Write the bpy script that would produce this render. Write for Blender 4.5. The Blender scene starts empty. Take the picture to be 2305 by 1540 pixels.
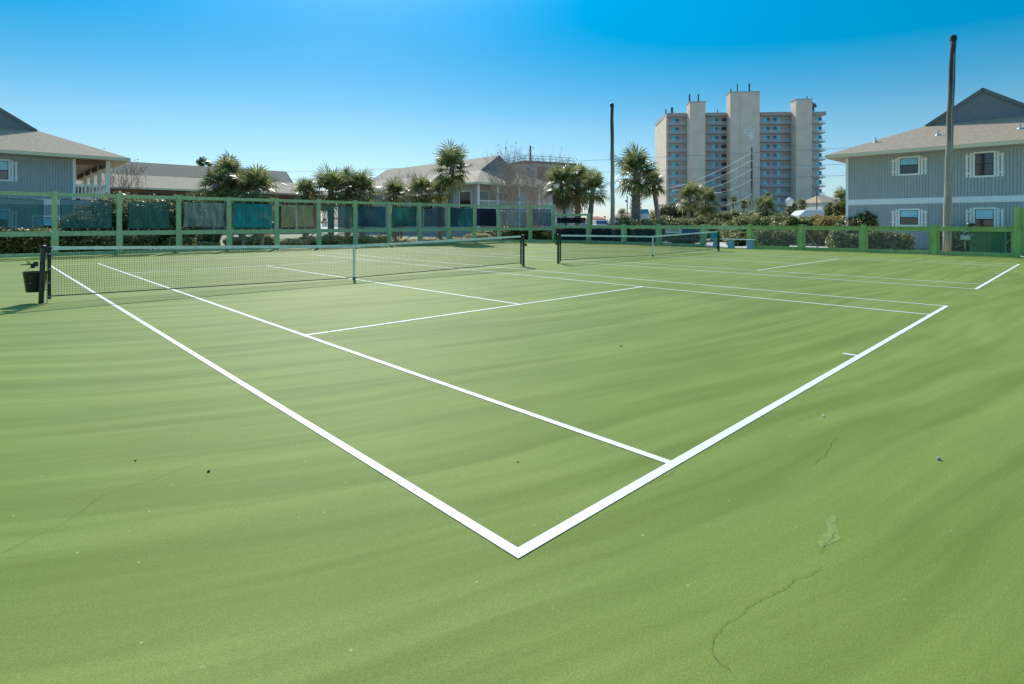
import bpy, math, random
from mathutils import Vector, Matrix, noise
R = math.radians
PI = math.pi
S = bpy.context.scene
COL = S.collection

# ------------------------------------------------------------------ camera
F_PX, PW, PH, HY = 1249.66, 2305.0, 1540.0, 500.76
CX, CY, CZ, YAW = -1.7594, -1.7957, 1.5255, 0.764
cd = bpy.data.cameras.new('camera')
cam = bpy.data.objects.new('camera', cd)
COL.objects.link(cam)
cam.location = (CX, CY, CZ)
cam.rotation_euler = (R(90), 0, -YAW)
cd.sensor_width = 36
cd.lens = 36 * F_PX / PW
cd.shift_y = -(PH / 2 - HY) / PW
cd.clip_end = 3000
cd.clip_start = 0.05
S.camera = cam

# ------------------------------------------------------------------ sky and sun
SUN_AZ, SUN_EL = R(27.2), R(38.0)          # azimuth from +y towards +x
w = bpy.data.worlds.new('World')
S.world = w
w.use_nodes = True
wn, wl = w.node_tree.nodes, w.node_tree.links
sky = wn.new('ShaderNodeTexSky')
sky.sky_type = 'NISHITA'
sky.sun_disc = False
sky.sun_elevation = SUN_EL
sky.sun_rotation = SUN_AZ
sky.air_density = 1.0
sky.dust_density = 0.25
sky.ozone_density = 2.0
sky.altitude = 0
hs = wn.new('ShaderNodeHueSaturation')
hs.inputs['Hue'].default_value = 0.472
hs.inputs['Saturation'].default_value = 1.75
hs.inputs['Value'].default_value = 0.82
tint = wn.new('ShaderNodeMix'); tint.data_type = 'RGBA'; tint.blend_type = 'MULTIPLY'
tint.inputs[0].default_value = 1; tint.inputs[7].default_value = (.86, .93, 1.12, 1)
wl.new(sky.outputs[0], tint.inputs[6])
tcz = wn.new('ShaderNodeTexCoord'); sz = wn.new('ShaderNodeSeparateXYZ'); wl.new(tcz.outputs['Generated'], sz.inputs[0])
rz_ = wn.new('ShaderNodeValToRGB'); wl.new(sz.outputs['Z'], rz_.inputs[0])
rz_.color_ramp.elements[0].position = 0; rz_.color_ramp.elements[0].color = (.62, .74, 1.0, 1)
rz_.color_ramp.elements[1].position = .16; rz_.color_ramp.elements[1].color = (.80, .86, 1.0, 1)
wl.new(rz_.outputs[0], tint.inputs[7])
wl.new(tint.outputs[2], hs.inputs['Color'])
wl.new(hs.outputs[0], wn['Background'].inputs[0])
# the sky is palest at the horizon, deepest at about twenty degrees, and brightened and softened overhead to add fill light
tcw = wn.new('ShaderNodeTexCoord'); spw = wn.new('ShaderNodeSeparateXYZ'); wl.new(tcw.outputs['Generated'], spw.inputs[0])
def wramp(stops, k):
    r = wn.new('ShaderNodeValToRGB'); e = r.color_ramp.elements; r.color_ramp.interpolation = 'B_SPLINE'
    while len(e) < len(stops): e.new(.5)
    for el, (p_, v_) in zip(e, stops): el.position = p_; el.color = (v_/k, v_/k, v_/k, 1)
    m_ = wn.new('ShaderNodeMath'); m_.operation = 'MULTIPLY'; m_.inputs[1].default_value = k
    wl.new(spw.outputs['Z'], r.inputs[0]); wl.new(r.outputs[0], m_.inputs[0]); return m_.outputs[0]
wl.new(wramp(((0, 1.0), (.10, 1.08), (.20, 1.33), (.36, 1.68), (.52, 1.2), (.8, 1.0)), 2.5), hs.inputs['Saturation'])
wl.new(wramp(((0, .72), (.16, .59), (.38, .62), (.6, 1.75)), 2.5), hs.inputs['Value'])
wn['Background'].inputs[1].default_value = 0.11
sd = bpy.data.lights.new('sun', 'SUN')
sd.energy = 3.1
sd.angle = R(0.5)
sd.color = (1.0, 0.95, 0.87)
sun = bpy.data.objects.new('sun', sd)
COL.objects.link(sun)
sv = Vector((math.sin(SUN_AZ) * math.cos(SUN_EL), math.cos(SUN_AZ) * math.cos(SUN_EL), math.sin(SUN_EL)))
sun.rotation_euler = sv.to_track_quat('Z', 'Y').to_euler()
sun.location = (0, 0, 40)
S.view_settings.view_transform = 'Standard'
S.view_settings.look = 'None'
S.view_settings.exposure = 0.6
S.view_settings.gamma = 1

# ------------------------------------------------------------------ surveying helpers (photo measure -> metres)
c_, s_ = math.cos(YAW), math.sin(YAW)
def at(px, d):
    u = (px - PW / 2) / F_PX
    return Vector((CX + d * (s_ + c_ * u), CY + d * (c_ - s_ * u), 0))
def ground(px, py):
    return at(px, CZ * F_PX / (py - HY))
def hgt(py, d):
    return CZ - (py - HY) / F_PX * d
def onY(px, Y):
    u = (px - PW / 2) / F_PX
    d = (Y - CY) / (c_ - s_ * u)
    return d, CX + d * (s_ + c_ * u)
def onX(px, X):
    u = (px - PW / 2) / F_PX
    d = (X - CX) / (s_ + c_ * u)
    return d, CY + d * (c_ - s_ * u)

# ------------------------------------------------------------------ mesh builder
class MB:
    def __init__(s):
        s.v = []; s.f = []
    def quad(s, a, b, c, d):
        n = len(s.v); s.v += [tuple(a), tuple(b), tuple(c), tuple(d)]; s.f.append((n, n+1, n+2, n+3))
    def poly(s, pts):
        n = len(s.v); s.v += [tuple(p) for p in pts]; s.f.append(tuple(range(n, n+len(pts))))
    def box(s, x0, x1, y0, y1, z0, z1):
        n = len(s.v)
        s.v += [(x0,y0,z0),(x1,y0,z0),(x1,y1,z0),(x0,y1,z0),(x0,y0,z1),(x1,y0,z1),(x1,y1,z1),(x0,y1,z1)]
        s.f += [(n,n+3,n+2,n+1),(n+4,n+5,n+6,n+7),(n,n+1,n+5,n+4),(n+1,n+2,n+6,n+5),(n+2,n+3,n+7,n+6),(n+3,n,n+4,n+7)]
        return s
    def bar(s, a, b, w, h, up=(0,0,1)):
        """box from a to b, w across, h along up"""
        a, b = Vector(a), Vector(b); d = (b - a).normalized(); up = Vector(up)
        if abs(d.dot(up)) > .99: up = Vector((0,1,0))
        r = d.cross(up).normalized(); u = r.cross(d).normalized()
        n = len(s.v)
        for p in (a, b):
            for i, j in ((-1,-1),(1,-1),(1,1),(-1,1)):
                s.v.append(tuple(p + r*(i*w/2) + u*(j*h/2)))
        s.f += [(n,n+1,n+2,n+3),(n+7,n+6,n+5,n+4),(n,n+4,n+5,n+1),(n+1,n+5,n+6,n+2),(n+2,n+6,n+7,n+3),(n+3,n+7,n+4,n)]
        return s
    def tube(s, pts, rad, k=8, cap=True):
        pts = [Vector(p) for p in pts]
        if not hasattr(rad, '__len__'): rad = [rad] * len(pts)
        n0 = len(s.v)
        d0 = (pts[1] - pts[0]).normalized()
        ref = Vector((1,0,0)) if abs(d0.x) < .8 else Vector((0,1,0))
        for i, p in enumerate(pts):
            d = (pts[min(i+1, len(pts)-1)] - pts[max(i-1, 0)]).normalized()
            r = d.cross(ref)
            if r.length < 1e-4: r = d.cross(Vector((0,0,1)))
            r.normalize(); u = r.cross(d)
            for j in range(k):
                a = 2*PI*j/k
                s.v.append(tuple(p + (r*math.cos(a) + u*math.sin(a)) * rad[i]))
        for i in range(len(pts)-1):
            for j in range(k):
                a = n0 + i*k + j; b = n0 + i*k + (j+1) % k
                s.f.append((a, a+k, b+k, b))
        if cap:
            s.f.append(tuple(n0 + j for j in range(k)))
            s.f.append(tuple(n0 + (len(pts)-1)*k + j for j in reversed(range(k))))
        return s
    def lathe(s, prof, c=(0,0,0), k=16):
        n0 = len(s.v)
        for r, z in prof:
            for j in range(k):
                a = 2*PI*j/k
                s.v.append((c[0] + r*math.cos(a), c[1] + r*math.sin(a), c[2] + z))
        for i in range(len(prof)-1):
            for j in range(k):
                a = n0 + i*k + j; b = n0 + i*k + (j+1) % k
                s.f.append((a, b, b+k, a+k))
        s.f.append(tuple(n0 + j for j in reversed(range(k))))
        s.f.append(tuple(n0 + (len(prof)-1)*k + j for j in range(k)))
        return s
    def prism(s, pts, ax, t):
        """polygon pts (3d) extruded by vector ax*t"""
        ax = Vector(ax) * t; k = len(pts); n = len(s.v)
        s.v += [tuple(p) for p in pts] + [tuple(Vector(p) + ax) for p in pts]
        s.f.append(tuple(range(n, n+k))); s.f.append(tuple(reversed(range(n+k, n+2*k))))
        for j in range(k):
            a, b = n + j, n + (j+1) % k
            s.f.append((a, a+k, b+k, b))
        return s
    def shift(s, v):
        s.v = [(a[0]+v[0], a[1]+v[1], a[2]+v[2]) for a in s.v]; return s

def root_of(o):
    while o.parent: o = o.parent
    return o
def build(name, mb, mat, parent=None, local=False, smooth=False, bevel=0):
    me = bpy.data.meshes.new(name)
    vs = mb.v
    if parent is not None and not local:
        r = root_of(parent)
        M = Matrix.LocRotScale(r.location, r.rotation_euler, r.scale).inverted()
        vs = [tuple(M @ Vector(v)) for v in vs]
    me.from_pydata(vs, [], mb.f)
    me.update()
    if smooth:
        me.polygons.foreach_set('use_smooth', [True] * len(me.polygons))
    if mat: me.materials.append(mat)
    o = bpy.data.objects.new(name, me)
    COL.objects.link(o)
    if parent is not None: o.parent = parent
    if bevel:
        b = o.modifiers.new('bevel', 'BEVEL'); b.width = bevel; b.segments = 2; b.limit_method = 'ANGLE'
    return o
def tag(o, label=None, cat=None, group=None, kind=None):
    if label: o['label'] = label
    if cat: o['category'] = cat
    if group: o['group'] = group
    if kind: o['kind'] = kind
    return o
def thing(name, label, cat, loc=(0,0,0), rz=0, group=None):
    o = bpy.data.objects.new(name, None); COL.objects.link(o)
    o.location = loc; o.rotation_euler = (0, 0, rz); o.empty_display_size = .2
    return tag(o, label, cat, group)
def copy_tree(o, parent=None):
    c = o.copy(); COL.objects.link(c)
    if parent is not None: c.parent = parent
    for ch in [x for x in bpy.data.objects if x.parent == o]:
        copy_tree(ch, c)
    return c

# ------------------------------------------------------------------ materials
def nodes(name):
    m = bpy.data.materials.new(name); m.use_nodes = True
    nt = m.node_tree
    return m, nt, nt.nodes, nt.links, nt.nodes['Principled BSDF']
def pos(N):
    g = N.new('ShaderNodeNewGeometry'); return g.outputs['Position']
def mapping(N, L, src, scale=(1,1,1), rot=(0,0,0)):
    mp = N.new('ShaderNodeMapping'); L.new(src, mp.inputs['Vector'])
    mp.inputs['Scale'].default_value = scale; mp.inputs['Rotation'].default_value = rot
    return mp.outputs[0]
def noise_(N, L, vec, scale, detail=4, rough=.5, dist=0):
    n = N.new('ShaderNodeTexNoise'); n.inputs['Scale'].default_value = scale
    n.inputs['Detail'].default_value = detail; n.inputs['Roughness'].default_value = rough
    n.inputs['Distortion'].default_value = dist
    if vec is not None: L.new(vec, n.inputs['Vector'])
    return n.outputs['Fac']
def ramp(N, L, fac, stops):
    r = N.new('ShaderNodeValToRGB'); L.new(fac, r.inputs[0])
    e = r.color_ramp.elements
    while len(e) > 2: e.remove(e[-1])
    for i, (p, c) in enumerate(stops):
        if i >= 2: e.new(p)
        e[i].position = p
        e[i].color = (c, c, c, 1) if not hasattr(c, '__len__') else (*c, 1)
    return r.outputs[0]
def mix(N, L, a, b, fac, mode='MIX'):
    m = N.new('ShaderNodeMix'); m.data_type = 'RGBA'; m.blend_type = mode
    for k, v in ((6, a), (7, b)):
        if hasattr(v, 'is_output'): L.new(v, m.inputs[k])
        else: m.inputs[k].default_value = (*v, 1)
    if hasattr(fac, 'is_output'): L.new(fac, m.inputs[0])
    else: m.inputs[0].default_value = fac
    return m.outputs[2]
def bump(N, L, h, p, strength=.3, dist=.02):
    b = N.new('ShaderNodeBump'); b.inputs['Strength'].default_value = strength
    b.inputs['Distance'].default_value = dist
    L.new(h, b.inputs['Height']); L.new(b.outputs[0], p.inputs['Normal'])
def mat(name, col, rough=.7, var=.15, scale=6, bmp=0, metal=0, stretch=(1,1,1), spec=.4, col2=None, bscale=None):
    m, nt, N, L, p = nodes(name)
    v = mapping(N, L, pos(N), stretch)
    f = noise_(N, L, v, scale, 5, .6)
    lo = tuple(x*(1-var) for x in col); hi = tuple(min(1, x*(1+var)) for x in (col2 or col))
    L.new(ramp(N, L, f, [(.3, lo), (.7, hi)]), p.inputs['Base Color'])
    p.inputs['Roughness'].default_value = rough; p.inputs['Metallic'].default_value = metal
    p.inputs['Specular IOR Level'].default_value = spec
    if bmp:
        bump(N, L, noise_(N, L, v, bscale or scale*4, 4, .6), p, bmp)
    return m
def leafmat(name, c1, c2, c3, trans=.35, rough=.5):
    """leaves of three colours chosen per leaf, some light passing through"""
    m, nt, N, L, p = nodes(name)
    g = N.new('ShaderNodeNewGeometry')
    cl = noise_(N, L, g.outputs['Position'], 1.6, 3)
    a = N.new('ShaderNodeMath'); a.operation = 'MULTIPLY_ADD'
    L.new(g.outputs['Random Per Island'], a.inputs[0]); a.inputs[1].default_value = .7
    mm = N.new('ShaderNodeMath'); mm.operation = 'MULTIPLY'; mm.inputs[1].default_value = .45
    L.new(cl, mm.inputs[0]); L.new(mm.outputs[0], a.inputs[2])
    col = ramp(N, L, a.outputs[0], [(.22, c1), (.60, c2), (.96, c3)])
    L.new(col, p.inputs['Base Color']); p.inputs['Roughness'].default_value = rough
    p.inputs['Specular IOR Level'].default_value = .22
    t = N.new('ShaderNodeBsdfTranslucent')
    L.new(mix(N, L, col, (1.0, 1.0, .45), .25), t.inputs['Color'])
    ms = N.new('ShaderNodeMixShader'); ms.inputs[0].default_value = trans
    L.new(p.outputs[0], ms.inputs[1]); L.new(t.outputs[0], ms.inputs[2])
    L.new(ms.outputs[0], nt.nodes['Material Output'].inputs[0])
    return m

def court_material():
    m, nt, N, L, p = nodes('court_acrylic')
    P = pos(N)
    # large slow bends so the squeegee bands wander
    warp = N.new('ShaderNodeTexNoise'); warp.inputs['Scale'].default_value = .16; warp.inputs['Detail'].default_value = 2
    L.new(P, warp.inputs['Vector'])
    sub = N.new('ShaderNodeVectorMath'); sub.operation = 'SUBTRACT'; sub.inputs[1].default_value = (.5,.5,.5)
    L.new(warp.outputs['Color'], sub.inputs[0])
    sc = N.new('ShaderNodeVectorMath'); sc.operation = 'SCALE'; sc.inputs['Scale'].default_value = 1.1
    L.new(sub.outputs[0], sc.inputs[0])
    add = N.new('ShaderNodeVectorMath'); add.operation = 'ADD'
    L.new(P, add.inputs[0]); L.new(sc.outputs[0], add.inputs[1])
    # the bands were pulled in long arcs that flatten towards +x
    sp = N.new('ShaderNodeSeparateXYZ'); L.new(add.outputs[0], sp.inputs[0])
    def mth(op, a, b_=None):
        q = N.new('ShaderNodeMath'); q.operation = op
        for i_, v_ in enumerate((a, b_)):
            if v_ is None: continue
            if hasattr(v_, 'is_output'): L.new(v_, q.inputs[i_])
            else: q.inputs[i_].default_value = v_
        return q.outputs[0]
    ex_ = mth('MULTIPLY', mth('EXPONENT', mth('MULTIPLY', mth('ADD', sp.outputs['X'], 1.2), -1/3.5)), -1.6)
    yy_ = mth('ADD', mth('ADD', sp.outputs['Y'], ex_), mth('MULTIPLY', sp.outputs['X'], .06))
    cb_ = N.new('ShaderNodeCombineXYZ'); L.new(sp.outputs['X'], cb_.inputs[0]); L.new(yy_, cb_.inputs[1])
    W = cb_.outputs[0]
    bands = noise_(N, L, mapping(N, L, W, (.06, 1.0, 1)), 2.6, 3, .5)
    band2 = noise_(N, L, mapping(N, L, W, (.07, 1.0, 1)), 6.0, 3, .6)
    swirl = noise_(N, L, P, .33, 3, .5, .8)
    b1 = ramp(N, L, bands, [(.43, .0), (.55, 1.0)])
    band2 = ramp(N, L, band2, [(.38, .0), (.60, 1.0)])
    green = mix(N, L, (.170, .219, .038), (.226, .279, .058), b1)
    green = mix(N, L, green, mix(N, L, (.158, .207, .034), (.232, .285, .061), band2), .38)
    sw = ramp(N, L, swirl, [(.35, (.90, .92, .88)), (.65, (1.07, 1.05, 1.06))])
    green = mix(N, L, green, sw, .8, 'MULTIPLY')
    # sand grain in the paint, worn pale specks
    gr = noise_(N, L, P, 130, 4, .85)
    g2 = ramp(N, L, gr, [(.3, .52), (.7, 1.46)])
    green = mix(N, L, green, g2, .75, 'MULTIPLY')
    gm = noise_(N, L, P, 34, 6, .85)
    green = mix(N, L, green, ramp(N, L, gm, [(.3, .86), (.7, 1.12)]), .8, 'MULTIPLY')
    vor = N.new('ShaderNodeTexVoronoi'); vor.inputs['Scale'].default_value = 7.5; L.new(P, vor.inputs['Vector'])
    spk = ramp(N, L, vor.outputs['Distance'], [(.028, 1.0), (.055, .0)])
    green = mix(N, L, green, (.36, .42, .18), spk)
    # scuffs
    sf = noise_(N, L, mapping(N, L, P, (1.4, .5, 1), (0, 0, R(40))), 2.2, 8, .75)
    green = mix(N, L, green, (.24, .32, .10), ramp(N, L, sf, [(.62, .0), (.80, .45)]))
    L.new(green, p.inputs['Base Color'])
    p.inputs['Roughness'].default_value = .7
    p.inputs['Specular IOR Level'].default_value = .12
    bump(N, L, gr, p, .25, .003)
    return m

def wood_paint(name, c1, c2):
    m, nt, N, L, p = nodes(name)
    P = pos(N)
    f = noise_(N, L, mapping(N, L, P, (1, 1, .35)), 5, 6, .7)
    col = ramp(N, L, f, [(.32, c1), (.62, c2)])
    g = noise_(N, L, mapping(N, L, P, (2, 2, 2)), 9, 5, .8)
    col = mix(N, L, col, (.055, .075, .02), ramp(N, L, g, [(.60, 0.), (.72, .75)]))
    L.new(col, p.inputs['Base Color']); p.inputs['Roughness'].default_value = .75
    bump(N, L, g, p, .3, .01)
    return m

def screen_mat(name, c1, c2, opacity, folds=(4, 1, .9)):
    """woven windbreak cloth: woven threads let part of the light straight through"""
    m, nt, N, L, p = nodes(name)
    P = pos(N)
    f = noise_(N, L, mapping(N, L, P, folds), 1.7, 4, .6)
    L.new(ramp(N, L, f, [(.3, c1), (.7, c2)]), p.inputs['Base Color'])
    p.inputs['Roughness'].default_value = .8
    t = N.new('ShaderNodeBsdfTranslucent'); L.new(ramp(N, L, f, [(.3, c1), (.7, c2)]), t.inputs[0])
    a = N.new('ShaderNodeMixShader'); a.inputs[0].default_value = .5
    L.new(p.outputs[0], a.inputs[1]); L.new(t.outputs[0], a.inputs[2])
    tr = N.new('ShaderNodeBsdfTransparent')
    b = N.new('ShaderNodeMixShader')
    fo = ramp(N, L, f, [(.25, max(0, opacity-.04)), (.75, min(1, opacity+.12))])
    L.new(fo, b.inputs[0]); L.new(tr.outputs[0], b.inputs[1]); L.new(a.outputs[0], b.inputs[2])
    L.new(b.outputs[0], nt.nodes['Material Output'].inputs[0])
    return m

def shingle_mat(name, c1, c2, c3):
    m, nt, N, L, p = nodes(name)
    tc = N.new('ShaderNodeTexCoord')
    O = tc.outputs['Object']
    # courses follow the height of the roof
    sep = N.new('ShaderNodeSeparateXYZ'); L.new(O, sep.inputs[0])
    k = N.new('ShaderNodeMath'); k.operation = 'MULTIPLY'; k.inputs[1].default_value = 15.0; L.new(sep.outputs['Z'], k.inputs[0])
    fr = N.new('ShaderNodeMath'); fr.operation = 'FRACT'; L.new(k.outputs[0], fr.inputs[0])
    f = noise_(N, L, mapping(N, L, O, (2.2, 2.2, 16)), 2.2, 5, .75)
    col = ramp(N, L, f, [(.30, c1), (.5, c2), (.68, c3)])
    edge = ramp(N, L, fr.outputs[0], [(.0, .72), (.22, 1.0)])
    col = mix(N, L, col, edge, .8, 'MULTIPLY')
    L.new(col, p.inputs['Base Color']); p.inputs['Roughness'].default_value = .85
    bump(N, L, f, p, .4, .02)
    return m

def glass_mat(name, col, rough=.06):
    m, nt, N, L, p = nodes(name)
    f = noise_(N, L, pos(N), .8, 2)
    L.new(ramp(N, L, f, [(.3, tuple(x*.7 for x in col)), (.7, col)]), p.inputs['Base Color'])
    p.inputs['Roughness'].default_value = rough
    p.inputs['Specular IOR Level'].default_value = 1.0
    p.inputs['Coat Weight'].default_value = .6
    return m

M = {}
M['court'] = court_material()
def line_mat():
    m, nt, N, L, p = nodes('line_paint')
    P = pos(N)
    f = noise_(N, L, P, 3, 5, .7); g = noise_(N, L, P, 60, 5, .8)
    c = ramp(N, L, f, [(.3, (.74, .72, .66)), (.65, (.88, .86, .80))])
    c = mix(N, L, c, (.42, .48, .28), ramp(N, L, g, [(.62, .0), (.74, .8)]))
    L.new(c, p.inputs['Base Color']); p.inputs['Roughness'].default_value = .65
    bump(N, L, g, p, .2, .003)
    return m
M['line'] = line_mat()
M['crackm'] = mat('crack_grime', (.12, .165, .03), .9, .2, 30)
M['patch'] = mat('patch_paint', (.215, .268, .048), .7, .25, 40, .2)
M['sand'] = mat('sand_mulch', (.52, .46, .38), .95, .25, 3, .4, col2=(.66, .60, .52))
M['lawn'] = mat('dry_lawn', (.22, .22, .11), .95, .35, 2, .4, col2=(.32, .30, .17))
M['asphalt'] = mat('asphalt', (.34, .33, .31), .9, .2, 5, .2)
M['walk'] = mat('concrete_walk', (.55, .50, .45), .9, .12, 4, .15)
M['gwood'] = wood_paint('fence_green_paint', (.37, .48, .22), (.54, .64, .34))
M['gwood2'] = wood_paint('fence_green_fresh', (.29, .42, .11), (.44, .58, .19))
M['rawwood'] = mat('raw_timber', (.33, .17, .08), .85, .25, 8, .3, stretch=(1,1,.3))
M['pole'] = None
M['dkgreen'] = mat('dark_green_enamel', (.018, .035, .022), .35, .2, 20, 0, spec=.5)
M['black'] = mat('black_plastic', (.012, .014, .016), .45, .2, 20)
M['netcord'] = mat('net_cord', (.035, .05, .035), .8, .2, 20)
M['band'] = mat('net_band_canvas', (.80, .84, .72), .8, .15, 10, .1)
M['strap'] = mat('net_strap_canvas', (.88, .90, .80), .8, .12, 20)
M['steel'] = mat('galvanised_steel', (.50, .52, .50), .4, .15, 12, 0, metal=.7)
M['mesh'] = mat('galvanised_wire', (.42, .44, .40), .45, .1, 12, 0, metal=.3)
M['siding'] = mat('blue_grey_siding', (.42, .455, .44), .75, .10, 3, .15, stretch=(3,3,.5))
M['siding2'] = mat('warm_grey_siding', (.42, .39, .35), .75, .10, 3, .15, stretch=(3,3,.5))
M['tansiding'] = mat('tan_siding', (.58, .50, .41), .8, .12, 3, .15, stretch=(3,3,.5))
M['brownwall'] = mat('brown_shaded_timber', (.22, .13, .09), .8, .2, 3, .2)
M['trim'] = mat('white_trim', (.90, .90, .86), .55, .05, 8)
M['fascia'] = mat('fascia_paint', (.80, .70, .46), .6, .07, 5)
M['soffit'] = mat('soffit_boards', (.55, .46, .36), .7, .08, 5)
M['roof'] = shingle_mat('asphalt_shingles', (.25, .175, .105), (.40, .295, .19), (.54, .42, .29))
M['gable'] = shingle_mat('gable_shingles', (.16, .18, .19), (.20, .225, .235), (.25, .27, .28))
M['glass'] = glass_mat('window_glass', (.03, .04, .045))
M['skyglass'] = glass_mat('window_glass_sky_reflection', (.30, .72, .86), .25)  # reflected sky painted into the pane as a pale blue base colour
M['darkglass'] = glass_mat('dark_sash_glass', (.015, .018, .02))
M['conc'] = mat('tower_stucco', (.68, .53, .41), .9, .06, .35, .1, col2=(.74, .59, .46))
M['conc2'] = mat('tower_stucco_recess', (.52, .47, .43), .9, .05, .5)
M['slab'] = mat('slab_edge', (.40, .34, .29), .9, .1, 1)
M['railing'] = mat('balcony_railing_paint', (.66, .72, .74), .6, .05, 1)
M['teal'] = glass_mat('tower_glass_teal_reflection', (.03, .74, .86), .3)  # turquoise reflection put into the glass base colour
M['navyglass'] = glass_mat('tower_glass_dark', (.01, .02, .06), .1)
M['emblem'] = mat('pale_emblem_paint', (.95, .92, .88), .8, .05, 1)
M['antenna'] = mat('antenna_metal', (.09, .10, .11), .6, .1, 4, metal=.3)
M['palm'] = leafmat('palm_frond', (.012, .030, .005), (.070, .105, .015), (.50, .47, .20), .34, .32)
M['palmdry'] = leafmat('dry_palm_frond', (.16, .11, .05), (.27, .20, .09), (.42, .34, .19), .3, .6)
M['ptrunk'] = mat('palm_trunk', (.20, .17, .135), .95, .4, 9, .7, stretch=(1,1,2.2), col2=(.30, .26, .21))
M['boots'] = mat('palm_boots', (.24, .19, .14), .9, .35, 6, .5, col2=(.38, .32, .25))
M['twig'] = mat('bare_bark', (.46, .36, .28), .85, .25, 5)
M['redtwig'] = mat('red_brown_twigs', (.25, .11, .085), .85, .3, 5)
M['pod'] = mat('seed_pods', (.06, .065, .05), .8, .3, 8)
M['leafdk'] = leafmat('dark_shrub_leaf', (.006, .014, .003), (.040, .062, .010), (.50, .46, .20), .34, .35)
M['leafmd'] = leafmat('green_shrub_leaf', (.009, .020, .003), (.085, .120, .016), (.70, .66, .32), .38, .36)
M['leaftan'] = leafmat('straw_shrub_leaf', (.12, .11, .05), (.50, .43, .22), (.85, .76, .52), .4, .5)
M['leafor'] = leafmat('orange_shrub_leaf', (.11, .10, .025), (.36, .26, .07), (.62, .42, .16), .35, .5)
M['leafpine'] = leafmat('far_pine', (.02, .04, .02), (.05, .08, .03), (.10, .13, .05), .2, .6)
M['white'] = mat('white_vehicle_paint', (.72, .74, .78), .25, .03, 1, spec=.6)
M['rubber'] = mat('tyre_rubber', (.02, .02, .02), .9, .1, 8)
M['bench'] = mat('pale_blue_bench_paint', (.27, .52, .60), .6, .12, 5)
M['benchtop'] = mat('pale_bench_top', (.58, .72, .62), .6, .08, 5)
M['bluebox'] = mat('blue_plastic', (.02, .34, .46), .45, .1, 4)
M['royal'] = mat('blue_sign_face', (.02, .11, .38), .5, .08, 6)
M['greenbox'] = mat('green_cabinet_paint', (.012, .15, .06), .45, .15, 3)
M['greybox'] = mat('grey_electric_box', (.42, .47, .42), .5, .1, 8)
M['redroof'] = mat('red_tile_roof', (.42, .16, .08), .85, .15, 2)
M['cream'] = mat('cream_stucco', (.62, .56, .48), .85, .06, 1)
M['globe'] = mat('frosted_lamp_glass', (.85, .85, .82), .3, .02, 4)
M['iron'] = mat('black_iron', (.012, .014, .014), .5, .2, 10)
M['rock'] = mat('pinkish_boulder', (.48, .33, .25), .9, .25, 3, .5, col2=(.60, .45, .34))
M['tball'] = mat('tennis_ball_felt', (.62, .68, .12), .9, .1, 40)
M['redwhite'] = mat('mast_red_paint', (.45, .12, .10), .7, .1, 3)
M['wire'] = mat('power_cable', (.20, .24, .26), .6, .1, 2)
M['whitewire'] = mat('pale_cable', (.75, .75, .72), .5, .1, 2)
M['dirt'] = mat('dark_debris', (.02, .018, .012), .9, .2, 30)

def pole_mat():
    m, nt, N, L, p = nodes('weathered_pole')
    P = pos(N)
    f = noise_(N, L, mapping(N, L, P, (9, 9, .5)), 1.6, 6, .7)
    col = ramp(N, L, f, [(.30, (.16, .125, .085)), (.50, (.38, .32, .24)), (.7, (.56, .51, .43))])
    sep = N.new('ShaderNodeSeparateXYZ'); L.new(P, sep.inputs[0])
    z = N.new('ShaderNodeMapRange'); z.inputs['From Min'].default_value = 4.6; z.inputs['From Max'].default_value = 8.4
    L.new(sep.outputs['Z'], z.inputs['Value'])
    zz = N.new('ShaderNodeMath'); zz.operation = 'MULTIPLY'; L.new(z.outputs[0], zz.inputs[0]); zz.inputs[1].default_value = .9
    col = mix(N, L, col, (.018, .018, .02), zz.outputs[0])   # silhouette darkness painted into the upper pole's colour
    L.new(col, p.inputs['Base Color']); p.inputs['Roughness'].default_value = .85
    bump(N, L, f, p, .5, .02)
    return m
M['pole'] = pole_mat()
SCR = {}
def scr(key, c1, c2, op): SCR[key] = screen_mat('windscreen_' + key, c1, c2, op)
scr('slate',  (.008, .050, .055), (.016, .080, .084), .70)
scr('moss',   (.006, .050, .046), (.018, .085, .070), .78)
scr('pale',   (.02, .08, .08), (.12, .20, .18), .66)
scr('bright', (.003, .075, .09), (.006, .14, .155), .82)
scr('yellow', (.09, .13, .07), (.18, .23, .13), .58)
scr('sheer',  (.012, .055, .060), (.03, .09, .09), .60)
scr('navy',   (.003, .028, .052), (.006, .055, .085), .82)
scr('emerald',(.004, .058, .055), (.010, .100, .085), .82)
scr('teal',   (.003, .035, .050), (.007, .095, .115), .86)
scr('black',  (.001, .003, .010), (.002, .006, .018), .985)
scr('gauze',  (.03, .10, .12), (.14, .25, .27), .55)
scr('deep',   (.005, .055, .075), (.02, .105, .125), .72)
scr('netting',(.004, .018, .020), (.010, .028, .030), .80)

# ------------------------------------------------------------------ ground
D2 = 14.65          # offset of the second court
b = MB(); b.quad((-700,-700,-.06), (900,-700,-.06), (900,900,-.06), (-700,900,-.06))
tag(build('ground', b, M['sand']), 'dry sandy ground around the tennis courts', kind='structure')
b = MB(); b.poly([(-9,-14,0), (31.35,-14,0), (31.35,27.9,0), (29.9,29.2,0), (28.2,31.1,0), (-9,31.1,0)])
tag(build('court_surface', b, M['court']), 'green painted tennis court surface', kind='structure')
b = MB(); b.poly([(-60,33.4,-.05), (27,33.4,-.05), (33,41,-.05), (34,78,-.05), (-60,78,-.05)])
tag(build('lawn', b, M['lawn']), kind='structure')
b = MB(); b.quad((46,-10,-.052), (90,-60,-.052), (190,40,-.052), (52,140,-.052)); 
tag(build('parking_lot', b, M['asphalt']), kind='structure')
b = MB(); b.box(31.9, 33.6, -8, 27, -.055, -.02)
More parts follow.
